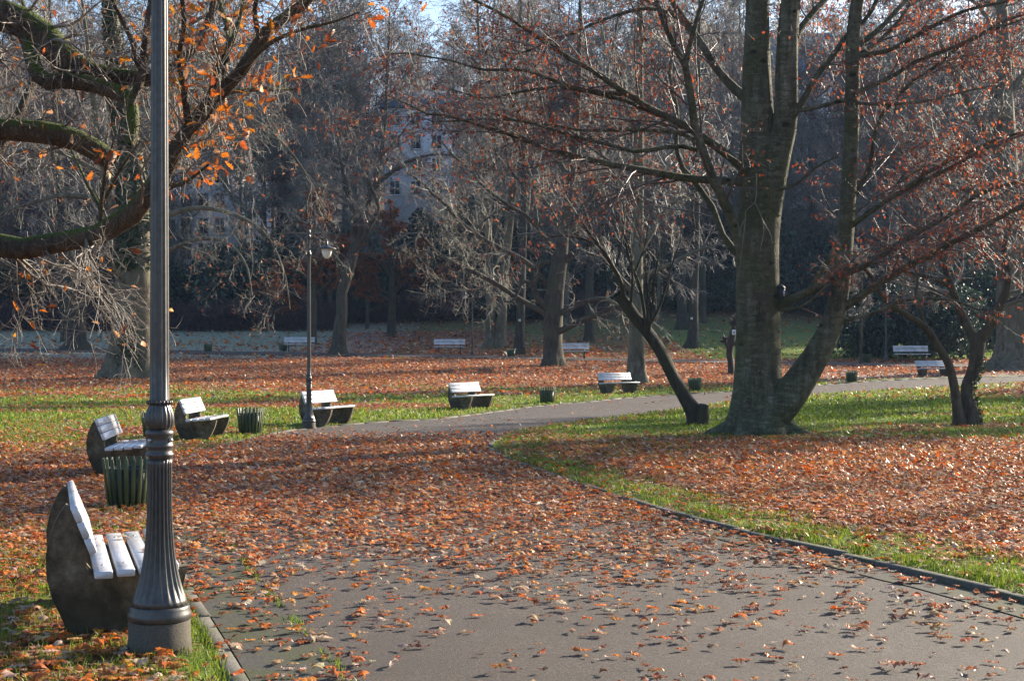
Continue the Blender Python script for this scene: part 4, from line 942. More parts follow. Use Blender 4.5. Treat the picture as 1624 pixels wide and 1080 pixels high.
# brown bare thickets / hedge line
def thicket_mesh(seed, w, dpt, h, n, lp=.5):
    r = np.random.default_rng(seed)
    P0 = np.stack([r.uniform(-w/2, w/2, n), r.uniform(-dpt/2, dpt/2, n), np.full(n, -.1)], -1)
    K = 6; P = np.empty((n, K, 3)); P[:, 0] = P0; d = nrmz(np.stack([r.normal(0, .3, n), r.normal(0, .3, n), np.ones(n)], -1)); hh = h*r.uniform(.6, 1.05, n)
    for k in range(1, K):
        d = nrmz(d+r.normal(0, .13, d.shape)); P[:, k] = P[:, k-1]+d*(hh/(K-1))[:, None]
    R = np.linspace(.022, .010, K)[None]*np.ones((n, 1))
    g = Geo(); V, f = tubes(P, R, 3); g.add(V, [f])
    P2, R2 = grow(r, P, R, 7, .1, 1, .25, .5, (30, 70), 5, .7, .009, .18, .05, 1, .4); V, f = tubes(P2, R2, 3); g.add(V, [f])
    P3, R3 = grow(r, P2, R2, 4, .1, 1, .3, .6, (30, 70), 4, .8, .008, .18, .0, 1, .4); V, f = tubes(P3, R3, 3); g.add(V, [f])
    tw = g.mesh('twigs', M['hedge_twig'], True)
    V, f, c = leaves_on(r, P3, 1, .16, TINY, [(.10, .045, .04), (.15, .065, .05), (.07, .035, .035), (.2, .1, .08)], [3, 3, 2, 1], .5, sparse(lp, seed))
    return tw, make_mesh('foliage', V, [f], M['tree_leaf'], False, c)
th = [thicket_mesh(401+i, 9, 3.0, 2.6, 330) for i in range(2)]
def hedge_piece(label, x, y, rz, s, k, group=None):
    t = thing('hedge', label, 'hedge', (x, y, float(terr(x, y))-.05), rz, group); t.scale = (s, 1, s*1.0)
    link('stem', th[k][0], t); link('foliage', th[k][1], t)
for i, x in enumerate(np.arange(-50, -16, 7.6)):
    hedge_piece('stretch of the low purple brown hedge along the foot of the slope at left', x, 121+.6*math.sin(i*2), .03*math.sin(i), 1.0, i % 2, 'stretches of the left hedge')
for i, x in enumerate(np.arange(-12, 6, 7.6)):
    hedge_piece('stretch of brown thicket on the slope behind the copper leaved trees', x, 127+1.2*math.sin(i*2+1), .05*math.sin(i), 1.05, (i+1) % 2, 'stretches of the thicket at centre')
for i, (x, y) in enumerate([(12, 140), (20, 141), (28, 143), (37, 142), (46, 141)]):
    hedge_piece('stretch of brown thicket high on the slope right of centre', x, y, .06*i, 1.1, i % 2, 'stretches of the upper right thicket')

# ------------------------------------------------------------------ houses on the hill
def house(label, px0, px1, ytop, ybase, d, rz, depth, wall, floors, cols, roof=1, rh=3.0, name='apartment_house'):
    w = (px1-px0)/F*d; cx = ((px0+px1)/2-812)/F*d
    zb = CAMH+(HOR-ybase)/F*d; zt = CAMH+(HOR-ytop)/F*d; H = zt-zb
    t = thing(name, label, 'house', (cx, d, zb), rz)
    zlow = float(terr(cx, d))-1.5-zb
    g = Geo(); g.box((0, depth/2, (H+min(zlow, -1))/2), (w, depth, H-min(zlow, -1))); g.obj('wall', M[wall], t)
    rf = Geo(); o = .5
    V = np.array([[-w/2-o, -o, H+.003], [w/2+o, -o, H+.003], [w/2+o, depth+o, H+.003], [-w/2-o, depth+o, H+.003], [-w/2-o, -o, H+.2], [w/2+o, -o, H+.2], [w/2+o, depth+o, H+.2], [-w/2-o, depth+o, H+.2], [-w/2+2.5, depth/2, H+rh], [w/2-2.5, depth/2, H+rh]])
    rf.add(V, [[[0,3,2,1],[0,1,5,4],[1,2,6,5],[2,3,7,6],[3,0,4,7],[4,5,9,8],[6,7,8,9]], [[5,6,9],[7,4,8]]])
    ro = rf.obj('roof', M['slate'], t)
    ch = Geo(); ch.box((w*.22, depth*.5, H+rh*.75), (.9, .7, rh*1.1)); ch.box((w*.22, depth*.5, H+rh*1.3+.06), (1.1, .9, .12)); ch.obj('chimney', M['render_cream'], ro)
    fh = H/floors
    for fl in range(floors):
        for c in range(cols):
            x = -w/2+w*(c+.5)/cols; z = fl*fh+fh*.52
            fg = Geo()
            for (dx, dz, sx, sz) in ((0, .86, 1.34, .14), (0, -.86, 1.5, .16), (-.62, 0, .1, 1.58), (.62, 0, .1, 1.58), (0, 0, .07, 1.56)):
                fg.box((x+dx, -.05, z+dz), (sx, .14, sz))
            fo = fg.obj('window', M['window_trim'], t)
            gg = Geo(); gg.box((x, .0, z), (1.13, .06, 1.56)); gg.obj('pane', M['window_glass'], fo)
    return t
house('pale apartment house with rows of windows seen through the twigs at centre', 610, 775, 172, 318, 172, .05, 10, 'render_pale', 4, 5)
house('large house with steep blue slate roof behind the beech crown', 1120, 1420, 128, 330, 186, -.06, 12, 'render_pale', 4, 8, rh=7.5)
house('pale house with a sunlit side wall glowing behind the orange oak leaves', 222, 372, 262, 420, 150, -.34, 9, 'render_pale', 4, 5, rh=2.2)
house('small pale house at the left edge high on the hill', 30, 150, 190, 330, 185, .1, 9, 'render_pale', 3, 4)

# ------------------------------------------------------------------ ground, paths
def axis(lo, hi, fine_lo, fine_hi, fs, grow_=1.12):
    a = list(np.arange(fine_lo, fine_hi+1e-6, fs)); s = fs
    while a[-1] < hi: s = min(s*grow_, 40); a.append(a[-1]+s)
    s = fs; b = [fine_lo]
    while b[-1] > lo: s = min(s*grow_, 40); b.append(b[-1]-s)
    return np.array(b[::-1][:-1]+a)
gx = axis(-700, 700, -16, 18, .3, 1.035); gy = axis(-120, 900, 4, 50, .3, 1.025)
X, Y = np.meshgrid(gx, gy); xf, yf = X.ravel(), Y.ravel()
insP = inside(xf, yf, POLY); dP = np.minimum(seg_dist(xf, yf, LEFT), seg_dist(xf, yf, RIGHT))
dF = seg_dist(xf, yf, FARC)
Z = terr(xf, yf)
lift = np.where(insP, -.03, np.where(lawn_side(xf, yf), .058, .035)*sstep(0, .2, dP))
bumps = .05*(fbm(xf*.8, yf*.8)-.45)*np.where(insP, 0, sstep(.2, 1.5, dP))*sstep(1.2, 3, dF)
def lawn_z(x, y):
    ins = inside(x, y, POLY); dp = np.minimum(seg_dist(x, y, LEFT), seg_dist(x, y, RIGHT))
    z = terr(x, y)+np.where(ins, .01, np.where(lawn_side(x, y), .058, .035)*sstep(0, .2, dp))
    return z+.05*(fbm(x*.8, y*.8)-.45)*np.where(ins, 0, sstep(.2, 1.5, dp)), ins, dp
Z = Z+lift+bumps
cov = leaf_cover(xf, yf, insP, dP)
frost = np.clip(np.where((yf > 84) & (xf < -8), .5, 0)*sstep(84, 92, yf)*(1-.7*sstep(120, 135, yf))*sstep(-4, -16, xf)+np.where((yf > 60) & (yf < 72) & (xf > 14), .35, 0)+np.where((yf > 95) & (yf < 125), .08, 0), 0, 1)
dirt_shade = np.clip(sstep(.6, .1, np.abs(dP-.05))*.5*(~insP)*(yf > 20), 0, 1); dirt_shade = np.maximum(dirt_shade, sstep(122, 134, yf)*.9)  # path-edge dirt; wood floor litter darkened to paint in the hillside's shade
ny, nx = X.shape; i, j = np.meshgrid(np.arange(ny-1), np.arange(nx-1), indexing='ij'); b0 = (i*nx+j).ravel()
gf = np.stack([b0, b0+1, b0+nx+1, b0+nx], -1)
ground = link('ground', make_mesh('ground', np.stack([xf, yf, Z], -1), [gf], M['ground'], True, np.stack([cov, frost, dirt_shade], -1)))
ground['kind'] = 'structure'
# asphalt path: strips between matched points of both edges
def fill_poly(L, R, zoff, n=260, cross=10):
    def rs(Q):
        s = np.concatenate([[0], np.cumsum(np.linalg.norm(np.diff(Q, axis=0), axis=1))]); return s
    # dense grid triangulated inside the outline
    from mathutils.geometry import tessellate_polygon
    return None
import bmesh
bm = bmesh.new()
vs = [bm.verts.new((p[0], p[1], 0)) for p in POLY]
es = [bm.edges.new((vs[k], vs[(k+1) % len(vs)])) for k in range(len(vs))]
bmesh.ops.triangle_fill(bm, use_beauty=True, use_dissolve=False, edges=es)
for k in range(4):
    long_ = [e for e in bm.edges if e.calc_length() > 1.6]
    if not long_: break
    bmesh.ops.subdivide_edges(bm, edges=long_, cuts=1)
    bmesh.ops.triangulate(bm, faces=bm.faces[:])
me = bpy.data.meshes.new('path')
for v_ in bm.verts: v_.co.z = float(terr(v_.co.x, v_.co.y))+.006
bmesh.ops.recalc_face_normals(bm, faces=bm.faces[:])
if bm.faces[:] and sum(f_.normal.z for f_ in bm.faces) < 0: bmesh.ops.reverse_faces(bm, faces=bm.faces[:])
bm.to_mesh(me); bm.free(); me.materials.append(M['asphalt'])
po = link('path', me); po['kind'] = 'structure'
def strip(name, Q, o0, o1, z0, material, side=1, joint=None):
    """flat band alongside a polyline, between offsets o0 and o1 (positive = left of travel)"""
    t = nrmz(np.gradient(Q, axis=0)); nrm = np.stack([-t[:, 1], t[:, 0]], -1)*side
    A = Q+nrm*o0; B = Q+nrm*o1
    V = np.vstack([np.column_stack([A, terr(A[:, 0], A[:, 1])+z0]), np.column_stack([B, terr(B[:, 0], B[:, 1])+z0])]); k = len(Q); i = np.arange(k-1)
    f = np.stack([i, i+1, k+i+1, k+i], -1)
    if side*(o1-o0) < 0: f = f[:, ::-1]
    o = link(name, make_mesh(name, V, [f], material)); o['kind'] = 'structure'; return o
strip('far_path', FARC, -FARW, FARW, .09, M['asphalt'])
def kerb(name, Q, w, h0, h1, material, y0, y1, ln=.95, side=1, seed=1):
    """row of kerb stones with thin joints, set along the path edge"""
    r = np.random.default_rng(seed); Q = Q[(Q[:, 1] > y0) & (Q[:, 1] < y1)]
    s = np.concatenate([[0], np.cumsum(np.linalg.norm(np.diff(Q, axis=0), axis=1))]); g = Geo(); u = 0
    while u < s[-1]-.1:
        e = min(u+ln, s[-1]); a = np.array([np.interp(u+.009, s, Q[:, k]) for k in (0, 1)]); b = np.array([np.interp(e-.009, s, Q[:, k]) for k in (0, 1)])
        t = nrmz(b-a); c = (a+b)/2+np.array([-t[1], t[0]])*side*w/2; an = math.atan2(t[1], t[0])+r.normal(0, .014)
        hh = h1+r.normal(0, .008); rot = [[math.cos(an), -math.sin(an), 0], [math.sin(an), math.cos(an), 0], [0, 0, 1]]
        g.bbox((c[0], c[1], float(terr(*c))+(hh+h0)/2), (np.linalg.norm(b-a), w, hh-h0), .006, rot); u = e
    o = g.obj(name, material); o['kind'] = 'structure'; return o
kerb('kerb', LEFT, .10, -.15, .028, M['kerb_stone'], -1, 70, 1.0, 1, 2)
kerb('kerb', RIGHT, .085, -.15, .048, M['dark_kerb'], -1, 27, .9, -1, 3)
kerb('kerb', RIGHT[RIGHT[:, 1] > 26], .08, -.15, .03, M['kerb_stone'], 27, 70, 1.0, -1, 4)
strip('gutter', LEFT[(LEFT[:, 1] > -1) & (LEFT[:, 1] < 20)], -.012, -.46, .012, M['gutter_slab'], 1)
strip('gutter', RIGHT[(RIGHT[:, 1] > -1) & (RIGHT[:, 1] < 20)], .012, .34, .012, M['gutter_slab'], 1)

# ------------------------------------------------------------------ benches
PROF = np.array([1.0, .93])*np.array([(-.02, 0), (.36, 0), (.44, .12), (.50, .26), (.535, .405), (.05, .375), (-.005, .40), (-.035, .44), (-.04, .49), (-.015, .54), (-.115, .80), (-.15, .815), (-.195, .74), (-.235, .64), (-.26, .50), (-.255, .36), (-.225, .24), (-.16, .08), (-.13, 0)])
def cheek(x, th_):
    bm = bmesh.new(); Q = smooth2(np.vstack([PROF]), 9) if False else PROF
    a = [bm.verts.new((x-th_/2, p[0], p[1])) for p in Q]; b = [bm.verts.new((x+th_/2, p[0], p[1])) for p in Q]
    bm.faces.new(a[::-1]); bm.faces.new(b); n = len(Q)
    for k in range(n): bm.faces.new((a[k], a[(k+1) % n], b[(k+1) % n], b[k]))
    bmesh.ops.recalc_face_normals(bm, faces=bm.faces[:])
    bmesh.ops.bevel(bm, geom=[e for e in bm.edges if len({round(v.co.x, 4) for v in e.verts}) == 1], offset=.012, segments=2, affect='EDGES')
    bmesh.ops.triangulate(bm, faces=[f for f in bm.faces if len(f.verts) > 4])
    me = bpy.data.meshes.new('side_panel'); bm.to_mesh(me); bm.free(); me.materials.append(M['bench_concrete']); return me
# local frame: x along the bench, +y towards the front of the seat, z up; centre of the seat at the origin
def make_bench(label, group):
    t = thing('park_bench', label, 'bench', (0, 0, 0), 0, group); Lh = .85
    for s in (-1, 1): link('side_panel', cheek(s*.60, .11), t)
    for k in range(4):
        g = Geo(); g.bbox((0, .052+k*.121, .385+(.008 if k == 3 else 0)+.007*(k-1.5)), (2*Lh, .101, .042), .006); sl_ = g.obj('seat_slat', M['white_paint'], t)
        for s in (-1, 1):
            b_ = Geo(); b_.lathe([(.009, 0, 0), (.009, .003, 0), (.005, .006, 0), (.001, .006, 0)], 8, (s*.60, .052+k*.121, .385+(.008 if k == 3 else 0)+.007*(k-1.5)+.0205)); b_.obj('bolt', M['bolt'], sl_, True)
    ta = math.radians(22); R_ = [[1, 0, 0], [0, math.cos(ta), -math.sin(ta)], [0, math.sin(ta), math.cos(ta)]]
    for k in range(3):
        c = np.array([-.012-math.sin(ta)*(.02+.099*k), .520+math.cos(ta)*(.02+.099*k)])
        g = Geo(); g.bbox((0, c[0], c[1]), (2*Lh, .042, .093), .006, R_); g.obj('back_slat', M['white_paint'], t)
    return t
def make_iron_bench(label, group):
    t = thing('park_bench', label, 'bench', (0, 0, 0), 0, group)
    for s in (-1, 1):
        g = Geo(); x = s*.62
        g.tube([(x, .40, 0), (x, .37, .22), (x, .33, .41)], .034, 8, True); g.tube([(x, -.06, 0), (x, -.0, .22), (x, .02, .41)], .034, 8, True)
        g.tube([(x, .45, .405), (x, 0, .39), (x, -.06, .45), (x, -.19, .90)], .03, 8, True); g.tube([(x, .38, .2), (x, 0, .2)], .014, 6)
        g.obj('leg', M['dark_metal'], t, True)
    for k in range(3):
        g = Geo(); g.bbox((0, .06+k*.15, .44), (1.8, .128, .05), .006); g.obj('seat_slat', M['white_paint'], t)
    ta = math.radians(17); R_ = [[1, 0, 0], [0, math.cos(ta), -math.sin(ta)], [0, math.sin(ta), math.cos(ta)]]
    for k in range(2):
        z = .635+.165*k; g = Geo(); g.bbox((0, -.05-math.tan(ta)*(z-.5), z), (1.8, .036, .155), .006, R_); g.obj('back_slat', M['white_paint'], t)
    return t
bench0 = None
def put_bench(label, px, py, face, first=None):
    """px,py: where its foot middle stands; face: heading the sitter looks (degrees, 0 = away from camera, clockwise)"""
    global bench0
    b = gpt(px, py); return b, -math.radians(face)
BENCHES = [((143, 985), 72, 'nearest white slatted bench with mossy concrete sides, behind the lamp post base'),
 ((180, 753), 82, 'white slatted bench standing behind the near green slatted bin'),
 ((310, 697), 90, 'white concrete sided bench with leaves on its seat, left of the dark green bin'),
 ((510, 675), 107, 'white concrete sided bench partly behind the second lamp post'),
 ((740, 650), 118, 'white concrete sided bench glaring brightest in the sun beside the path bend'),
 ((976, 625), 140, 'white concrete sided bench in front of the tall mottled trunk'),
 ((1478, 598), 166, 'white concrete sided bench seen past the left stem of the twin tree')]
for i, (pp, face, lab) in enumerate(BENCHES):
    b = gpt(*pp); z, _, _ = lawn_z(b[:1], b[1:2]); loc = (b[0], b[1], float(z[0])-.01)
    rz = -math.radians(face)
    if bench0 is None:
        bench0 = make_bench(lab, 'concrete sided white benches along the path'); bench0.location = loc; bench0.rotation_euler = (0, 0, rz)
    else: dup(bench0, loc, rz, 1, lab)
iron0 = None
for pp, face, lab in [((475, 559), 172, 'far white bench on iron legs beyond the second lamp post, bin at its end'), ((713, 563), 176, 'far white bench on iron legs next to the third lamp post'), ((908, 571), 178, 'far white bench on iron legs half behind the crooked limbed plane tree'), ((1445, 576), 180, 'far white bench on dark legs before the evergreen bush')]:
    b = gpt(*pp); z, _, _ = lawn_z(b[:1], b[1:2]); loc = (b[0], b[1], float(z[0])); rz = -math.radians(face)
    if iron0 is None:
        iron0 = make_iron_bench(lab, 'iron legged white benches along the far path'); iron0.location = loc; iron0.rotation_euler = (0, 0, rz)
    else: dup(iron0, loc, rz, 1.12, lab)
iron0.scale = (1.12,)*3

# ------------------------------------------------------------------ litter bins
def make_bin(label):
    t = thing('litter_bin', label, 'bin', (0, 0, 0), 0, 'green slatted bins'); h, rt, rb, n = .50, .275, .215, 22
    for k in range(n):
        a = 2*math.pi*k/n; sl = (rt-rb)/h
        ex = np.array([-math.sin(a), math.cos(a), 0]); ez = nrmz(np.array([math.cos(a)*sl, math.sin(a)*sl, 1])); ey = np.cross(ez, ex)
        rot = np.stack([ez, ex, ey], -1)
        c = np.array([math.cos(a)*(rt+rb)/2, math.sin(a)*(rt+rb)/2, h/2+.01])
        g = Geo(); g.bbox(c, (h, .042, .014), .004, rot); g.obj('slat', M['bin_paint'], t)
    g = Geo()
    for z, rr in ((.40, rb+(rt-rb)*.8-.012), (.08, rb+(rt-rb)*.16-.012)):
        a = np.linspace(0, 2*np.pi, 33); g = Geo(); g.tube(np.stack([rr*np.cos(a), rr*np.sin(a), np.full(33, z)], -1), .009, 6); g.obj('hoop', M['dark_metal'], t, True)
    g = Geo(); g.lathe([(rb-.03, .03, 0), (rb-.02, .04, 0), (rt-.06, .40, 0), (rt-.062, .40, 0), (rb-.024, .045, 0), (.001, .045, 0)], 24); g.obj('liner', M['dark_metal'], t, True)
    return t
bin0 = None
for (px, py), lab in [((205, 808), 'green slatted bin next to the near lamp post, sun shining through it'), ((247, 698), 'green bin almost wholly hidden behind the near lamp post'), ((397, 690), 'dark green slatted bin between two white benches left of the path'),
   ((868, 641), 'green slatted bin between the glaring bench and the next bench'), ((1102, 621), 'mossy slatted bin just left of the big beech trunk'), ((1351, 607), 'mossy green bin with a slanted rim right of the big beech'),
   ((330, 559), 'small far bin on the far path right of the near lamp post'), ((449, 559), 'far green bin at the left end of a far iron bench'), ((811, 567), 'small far bin beside the dark tagged trunk'), ((1374, 577), 'far green bin beside the slender sapling')]:
    b = gpt(px, py); z, _, _ = lawn_z(b[:1], b[1:2]); loc = (b[0], b[1], float(z[0]))
    if bin0 is None:
        bin0 = make_bin(lab); bin0.location = loc
    else: dup(bin0, loc, px*.1, 1.0 if py > 600 else 1.05, lab)

# ------------------------------------------------------------------ lamp posts
def make_lamp(label, head=True):
    t = thing('street_lamp', label, 'lamp post', (0, 0, 0), 0, 'cast iron park lamps')
    g = Geo(); g.lathe([(.170, -.15, 0), (.170, .058, 0), (.166, .063, 0), (.166, .160, 0), (.160, .165, 0)], 48); g.obj('plinth', M['lamp_plinth'], t, True)
    g = Geo(); g.lathe([(.162, .165, 0), (.169, .172, 0), (.170, .205, 0), (.162, .215, 0), (.163, .228, 0), (.158, .238, 0), (.155, .245, 0)], 64); g.obj('base_ring', M['lamp_paint'], t, True)
    prof = []
    for k in range(28):
        u = k/27; r_ = .066+.088*(1-u)**3.7; fl = .011*min(1, u*8, (1-u)*12+.15); prof.append((r_, .245+u*.795, fl))
    g = Geo(); g.lathe(prof, 200, flute=20); g.obj('fluted_base', M['lamp_paint'], t, True)
    g = Geo()
    g.lathe([(.066, 1.04, 0), (.070, 1.043, 0), (.070, 1.052, 0), (.076, 1.056, 0), (.076, 1.068, 0), (.069, 1.074, 0), (.069, 1.098, 0), (.075, 1.104, 0), (.075, 1.116, 0), (.071, 1.12, 0), (.071, 1.165, 0), (.076, 1.17, 0), (.076, 1.186, 0), (.068, 1.196, 0), (.060, 1.20, 0)], 48)
    g.obj('collar', M['lamp_paint'], t, True)
    for a in (-1.35, .15, 1.8, 3.3):
        g = Geo(); a_ = np.array([math.cos(a), math.sin(a), 0]); g.tube([a_*.068+[0, 0, 1.143], a_*.080+[0, 0, 1.143], a_*.087+[0, 0, 1.143]], [.012, .012, .006], 10, True); g.obj('bolt', M['bolt'], t, True)
    g = Geo(); g.lathe([(.056, 1.198, .0), (.066, 1.206, .002), (.077, 1.225, .007), (.079, 1.25, .007), (.076, 1.28, .006), (.066, 1.31, .005), (.057, 1.33, .003), (.052, 1.34, 0)], 144, flute=18); g.obj('bulb', M['lamp_paint'], t, True)
    g = Geo(); g.lathe([(.052, 1.336, 0), (.064, 1.340, 0), (.064, 1.353, 0), (.054, 1.358, 0)], 48)
    for k in range(20):
        a = 2*math.pi*k/20; g.lathe([(.001, 1.334, 0), (.006, 1.338, 0), (.008, 1.346, 0), (.006, 1.354, 0), (.001, 1.358, 0)], 8, (.064*math.cos(a), .064*math.sin(a), 0))
    g.obj('crest_ring', M['lamp_paint'], t, True)
    prof = [(.053, 1.356, 0)]+[(.0525-.012*u, 1.362+u*3.03, .005) for u in np.linspace(0, 1, 14)]+[(.0395, 4.395, 0)]
    g = Geo(); g.lathe(prof, 96, flute=12); g.obj('column', M['lamp_paint'], t, True)
    z_ = .39
    g = Geo(); g.lathe([(.04, 4.0+z_, 0), (.062, 4.01+z_, 0), (.062, 4.05+z_, 0), (.045, 4.08+z_, 0), (.03, 4.16+z_, 0), (.028, 4.45+z_, 0), (.045, 4.47+z_, 0), (.045, 4.50+z_, 0), (.025, 4.52+z_, 0), (.04, 4.56+z_, 0), (.045, 4.60+z_, 0), (.03, 4.65+z_, 0), (.001, 4.68+z_, 0)], 24); g.obj('finial', M['lamp_paint'], t, True)
    # bracket arm and hanging shade
    g = Geo(); a = np.linspace(math.pi, math.pi/2, 9)
    g.tube([(.02, 0, 4.81), (.25, 0, 4.81), (.46, 0, 4.81), (.495, 0, 4.80), (.505, 0, 4.75)], .014, 8, True)
    g.tube(np.stack([.30+.26*np.cos(a), 0*a, 4.53+.26*np.sin(a)], -1), .012, 8, True)
    g.obj('bracket', M['lamp_paint'], t, True)
    g = Geo(); g.lathe([(.012, 4.76, 0), (.03, 4.73, 0), (.03, 4.66, 0), (.06, 4.64, 0), (.12, 4.60, 0), (.245, 4.555, 0), (.25, 4.540, 0), (.235, 4.540, 0), (.12, 4.565, 0), (.001, 4.57, 0)], 32, (.505, 0, 0)); sh_ = g.obj('lamp_shade', M['lamp_paint'], t, True)
    g = Geo(); g.lathe([(.125, 4.555, 0), (.133, 4.53, 0), (.126, 4.45, 0), (.096, 4.37, 0), (.05, 4.315, 0), (.001, 4.30, 0)], 24, (.505, 0, 0)); g.obj('globe', M['globe'], t, True)
    return t
lamp0 = None
for (px, py), rz, s, lab in [((253, 1042), .9, 1, 'nearest lamp post, a fluted grey column on a wide base, its top out of view'), ((490, 680), -.35, .86, 'lamp post with hanging shade standing before the bench left of the path bend'),
     ((749, 565), 3.05, .84, 'distant lamp post near the double trunk, its shade turned left'), ((1405, 575), 1.2, .9, 'bluish distant lamp post whose head is lost among twigs right of the beech')]:
    b = gpt(px, py); z, _, _ = lawn_z(b[:1], b[1:2])
    if lamp0 is None:
        lamp0 = make_lamp(lab); lamp0.location = (b[0], b[1], float(z[0])); lamp0.rotation_euler = (0, 0, rz)
    else: dup(lamp0, (b[0], b[1], float(z[0])), rz, s, lab)
# short white-tipped post far left
b = gpt(160, 543); t = thing('marker_post', 'thin post with a pale tip on the frosty grass at far left', 'post', b)
g = Geo(); g.lathe([(.06, -.1, 0), (.06, .05, 0), (.045, .06, 0), (.042, 1.95, 0), (.001, 1.96, 0)], 12); g.obj('pole', M['dark_metal'], t, True)
g = Geo(); g.lathe([(.05, 1.955, 0), (.06, 2.0, 0), (.05, 2.1, 0), (.001, 2.13, 0)], 12); g.obj('cap', M['tag_white'], t, True)

# nest box on the beech, tags on trunks
nb = at(1238, 474, bd-.15); t = thing('nest_box', 'small dark nest box hung on the right of the big beech trunk', 'nest box', nb)
g = Geo(); g.lathe([(.06, -.02, 0), (.085, 0, 0), (.088, .19, 0), (.08, .20, 0)], 16); g.obj('body', M['nest_wood'], t, True)
g = Geo(); g.lathe([(.098, .198, 0), (.10, .21, 0), (.06, .262, 0), (.015, .285, 0), (.001, .29, 0)], 16); g.obj('lid', M['nest_wood'], t, True)
g = Geo(); g.bbox((.055, -.075, .10), (.035, .012, .11), .003); g.obj('front_plate', M['bolt'], t)
g = Geo(); g.tube([(-.02, .02, .27), (-.05, .06, .36), (-.08, .10, .40)], .006, 6); g.obj('hanger', M['dark_metal'], t, True)
def tag_plate(label, px, py, d, w, h):
    p = at(px, py, d); t = thing('tree_tag', label, 'tag', p, 0, 'white tree tags')
    g = Geo(); g.bbox((0, 0, 0), (w, .012, h), .004); g.obj('plate', M['tag_white'], t)
    g = Geo(); g.box((0, -.009, .0), (w*.3, .004, h*.4)); g.obj('mark', M['tag_mark'], t)
tag_plate('white tag at the left edge of the big beech trunk', 1164, 527, bd-.35, .075, .10)
tag_plate('white tag on the dark trunk near centre', 824, 508, D(823, 564)-.35, .14, .14)
tag_plate('white tag on the grey trunk left of the beech', 1097, 505, D(1097, 554)-.4, .15, .15)

# ------------------------------------------------------------------ fallen leaves and grass
FALLC = [(.54, .145, .014), (.38, .100, .016), (.47, .28, .14), (.52, .39, .27), (.16, .06, .026), (.60, .24, .03)]
FALLW = [4.0, 3.0, 2.9, 2.5, 1.6, 1.9]
lr = np.random.default_rng(99)
def sample_band(y0, y1, per_m2, margin=3.2, slope=.372):
    A = (slope*(y0+y1)+2*margin)*(y1-y0); n = int(A*per_m2)
    y = y0+(y1-y0)*lr.random(n); x = (lr.random(n)*2-1)*(slope*y+margin)
    return x, y
near = None; Gs = []
for (y0, y1, pm, size, kinds, tilt) in [(5.6, 11, 330, .088, 'lobed', .05), (11, 18, 380, .084, 'lobed5', .14), (18, 29, 260, .088, 'lobed5', .26), (29, 46, 95, .085, 'tiny', .3), (46, 88, 30, .14, 'tiny', .34), (88, 128, 5, .30, 'tiny', .34)]:
    x, y = sample_band(y0, y1, pm)
    z, ins, dp = lawn_z(x, y); c = leaf_cover(x, y, ins, dp)
    clump = np.clip(.25+1.5*fbm(x*3.1+3, y*3.1), 0, 1.6)
    k = lr.random(len(x)) < c*np.where(c < .6, clump, 1.0)
    k &= seg_dist(x, y, FARC) > FARW*.9
    x, y, z, c = x[k], y[k], z[k], c[k]; n = len(x)
    pos = np.stack([x, y, z+.004+lr.random(n)*.03*np.clip(c, 0, 1)], -1)
    sz = size*(.35+1.0*lr.random(n)**.8); ya = lr.random(n)*6.28; pi_ = lr.normal(0, tilt, n); ro = lr.normal(0, tilt, n)
    cl = palette(lr, n, FALLC, FALLW, .2)
    tm = [crumpled(kinds, 700+q_) for q_ in range(14)]
    if near is None:
        o = np.argsort(y+100*(np.abs(x) > .36*y)); first = o[:300]; near = (x[first], y[first], z[first])
        rest = o[300:]
        pos, sz, ya, pi_, ro, cl = pos[rest], sz[rest], ya[rest], pi_[rest], ro[rest], cl[rest]
    V, f, cc = scatter(tm, pos, sz, ya, pi_, ro, cl, lr, True)
    Gs.append((V, f, cc))
n0 = 0; Vs, Fs, Cs = [], [], []
for V, f, cc in Gs:
    Vs.append(V); Fs.append(f+n0); Cs.append(cc); n0 += len(V)
o = link('leaf_litter', make_mesh('leaf_litter', np.vstack(Vs), Fs, M['fallen_leaf'], False, np.vstack(Cs)))
o['kind'] = 'stuff'; tag(o, 'carpet of rust and tan fallen leaves over the path and lawns', 'fallen leaves')
# nearest leaves one by one
lm_ = []
for ci, c_ in enumerate([(.44, .15, .025), (.50, .36, .24), (.19, .075, .035)]):
    for q_ in range(4):
        V, f = crumpled('lobed', 740+ci*4+q_); V[:, 2] -= V[:, 2].min()
        lm_.append((ci, make_mesh('fallen_leaf', V, [f], M['fallen_leaf'], False, np.tile(np.array(c_), (len(V), 1)))))
LL = ['rust orange lobed leaf lying on the ground at the very front', 'pale tan curled leaf lying on the ground at the very front', 'dark brown dry leaf lying on the ground at the very front']
for x, y, z in zip(*near):
    ci, me_ = lm_[int(lr.choice(12, p=np.array([2, 2, 1, 1, 4, 4, 3, 3, 1, 1, 1, 1])/24))]
    o = link('fallen_leaf', me_); s = .10*(.4+.8*lr.random())
    o.scale = (s, s, s); o.location = (x, y, z+.004); o.rotation_euler = (lr.normal(0, .07), lr.normal(0, .07), lr.random()*6.28)
    tag(o, LL[ci], 'leaf', LL[ci].split(' lying')[0].replace('leaf', 'leaves')+' at the front')
seat_ = [((-.3, .1), 0, 0), ((-.5, .22), 0, 1), ((.2, .33), 0, 1), ((-.6, .06), 1, 0), ((-.3, .2), 1, 0), ((-.1, .36), 1, 1), ((.2, .12), 1, 1), ((.35, .45), 1, 0), ((-.2, .1), 2, 0), ((.1, .2), 2, 1), ((.3, .1), 2, 0), ((0, .33), 2, 1)]
bl_ = [o for o in bpy.data.objects if o.name.startswith('park_bench') and o.parent is None]
bl_ = [o for o in bl_ if 'concrete' in o['group']]
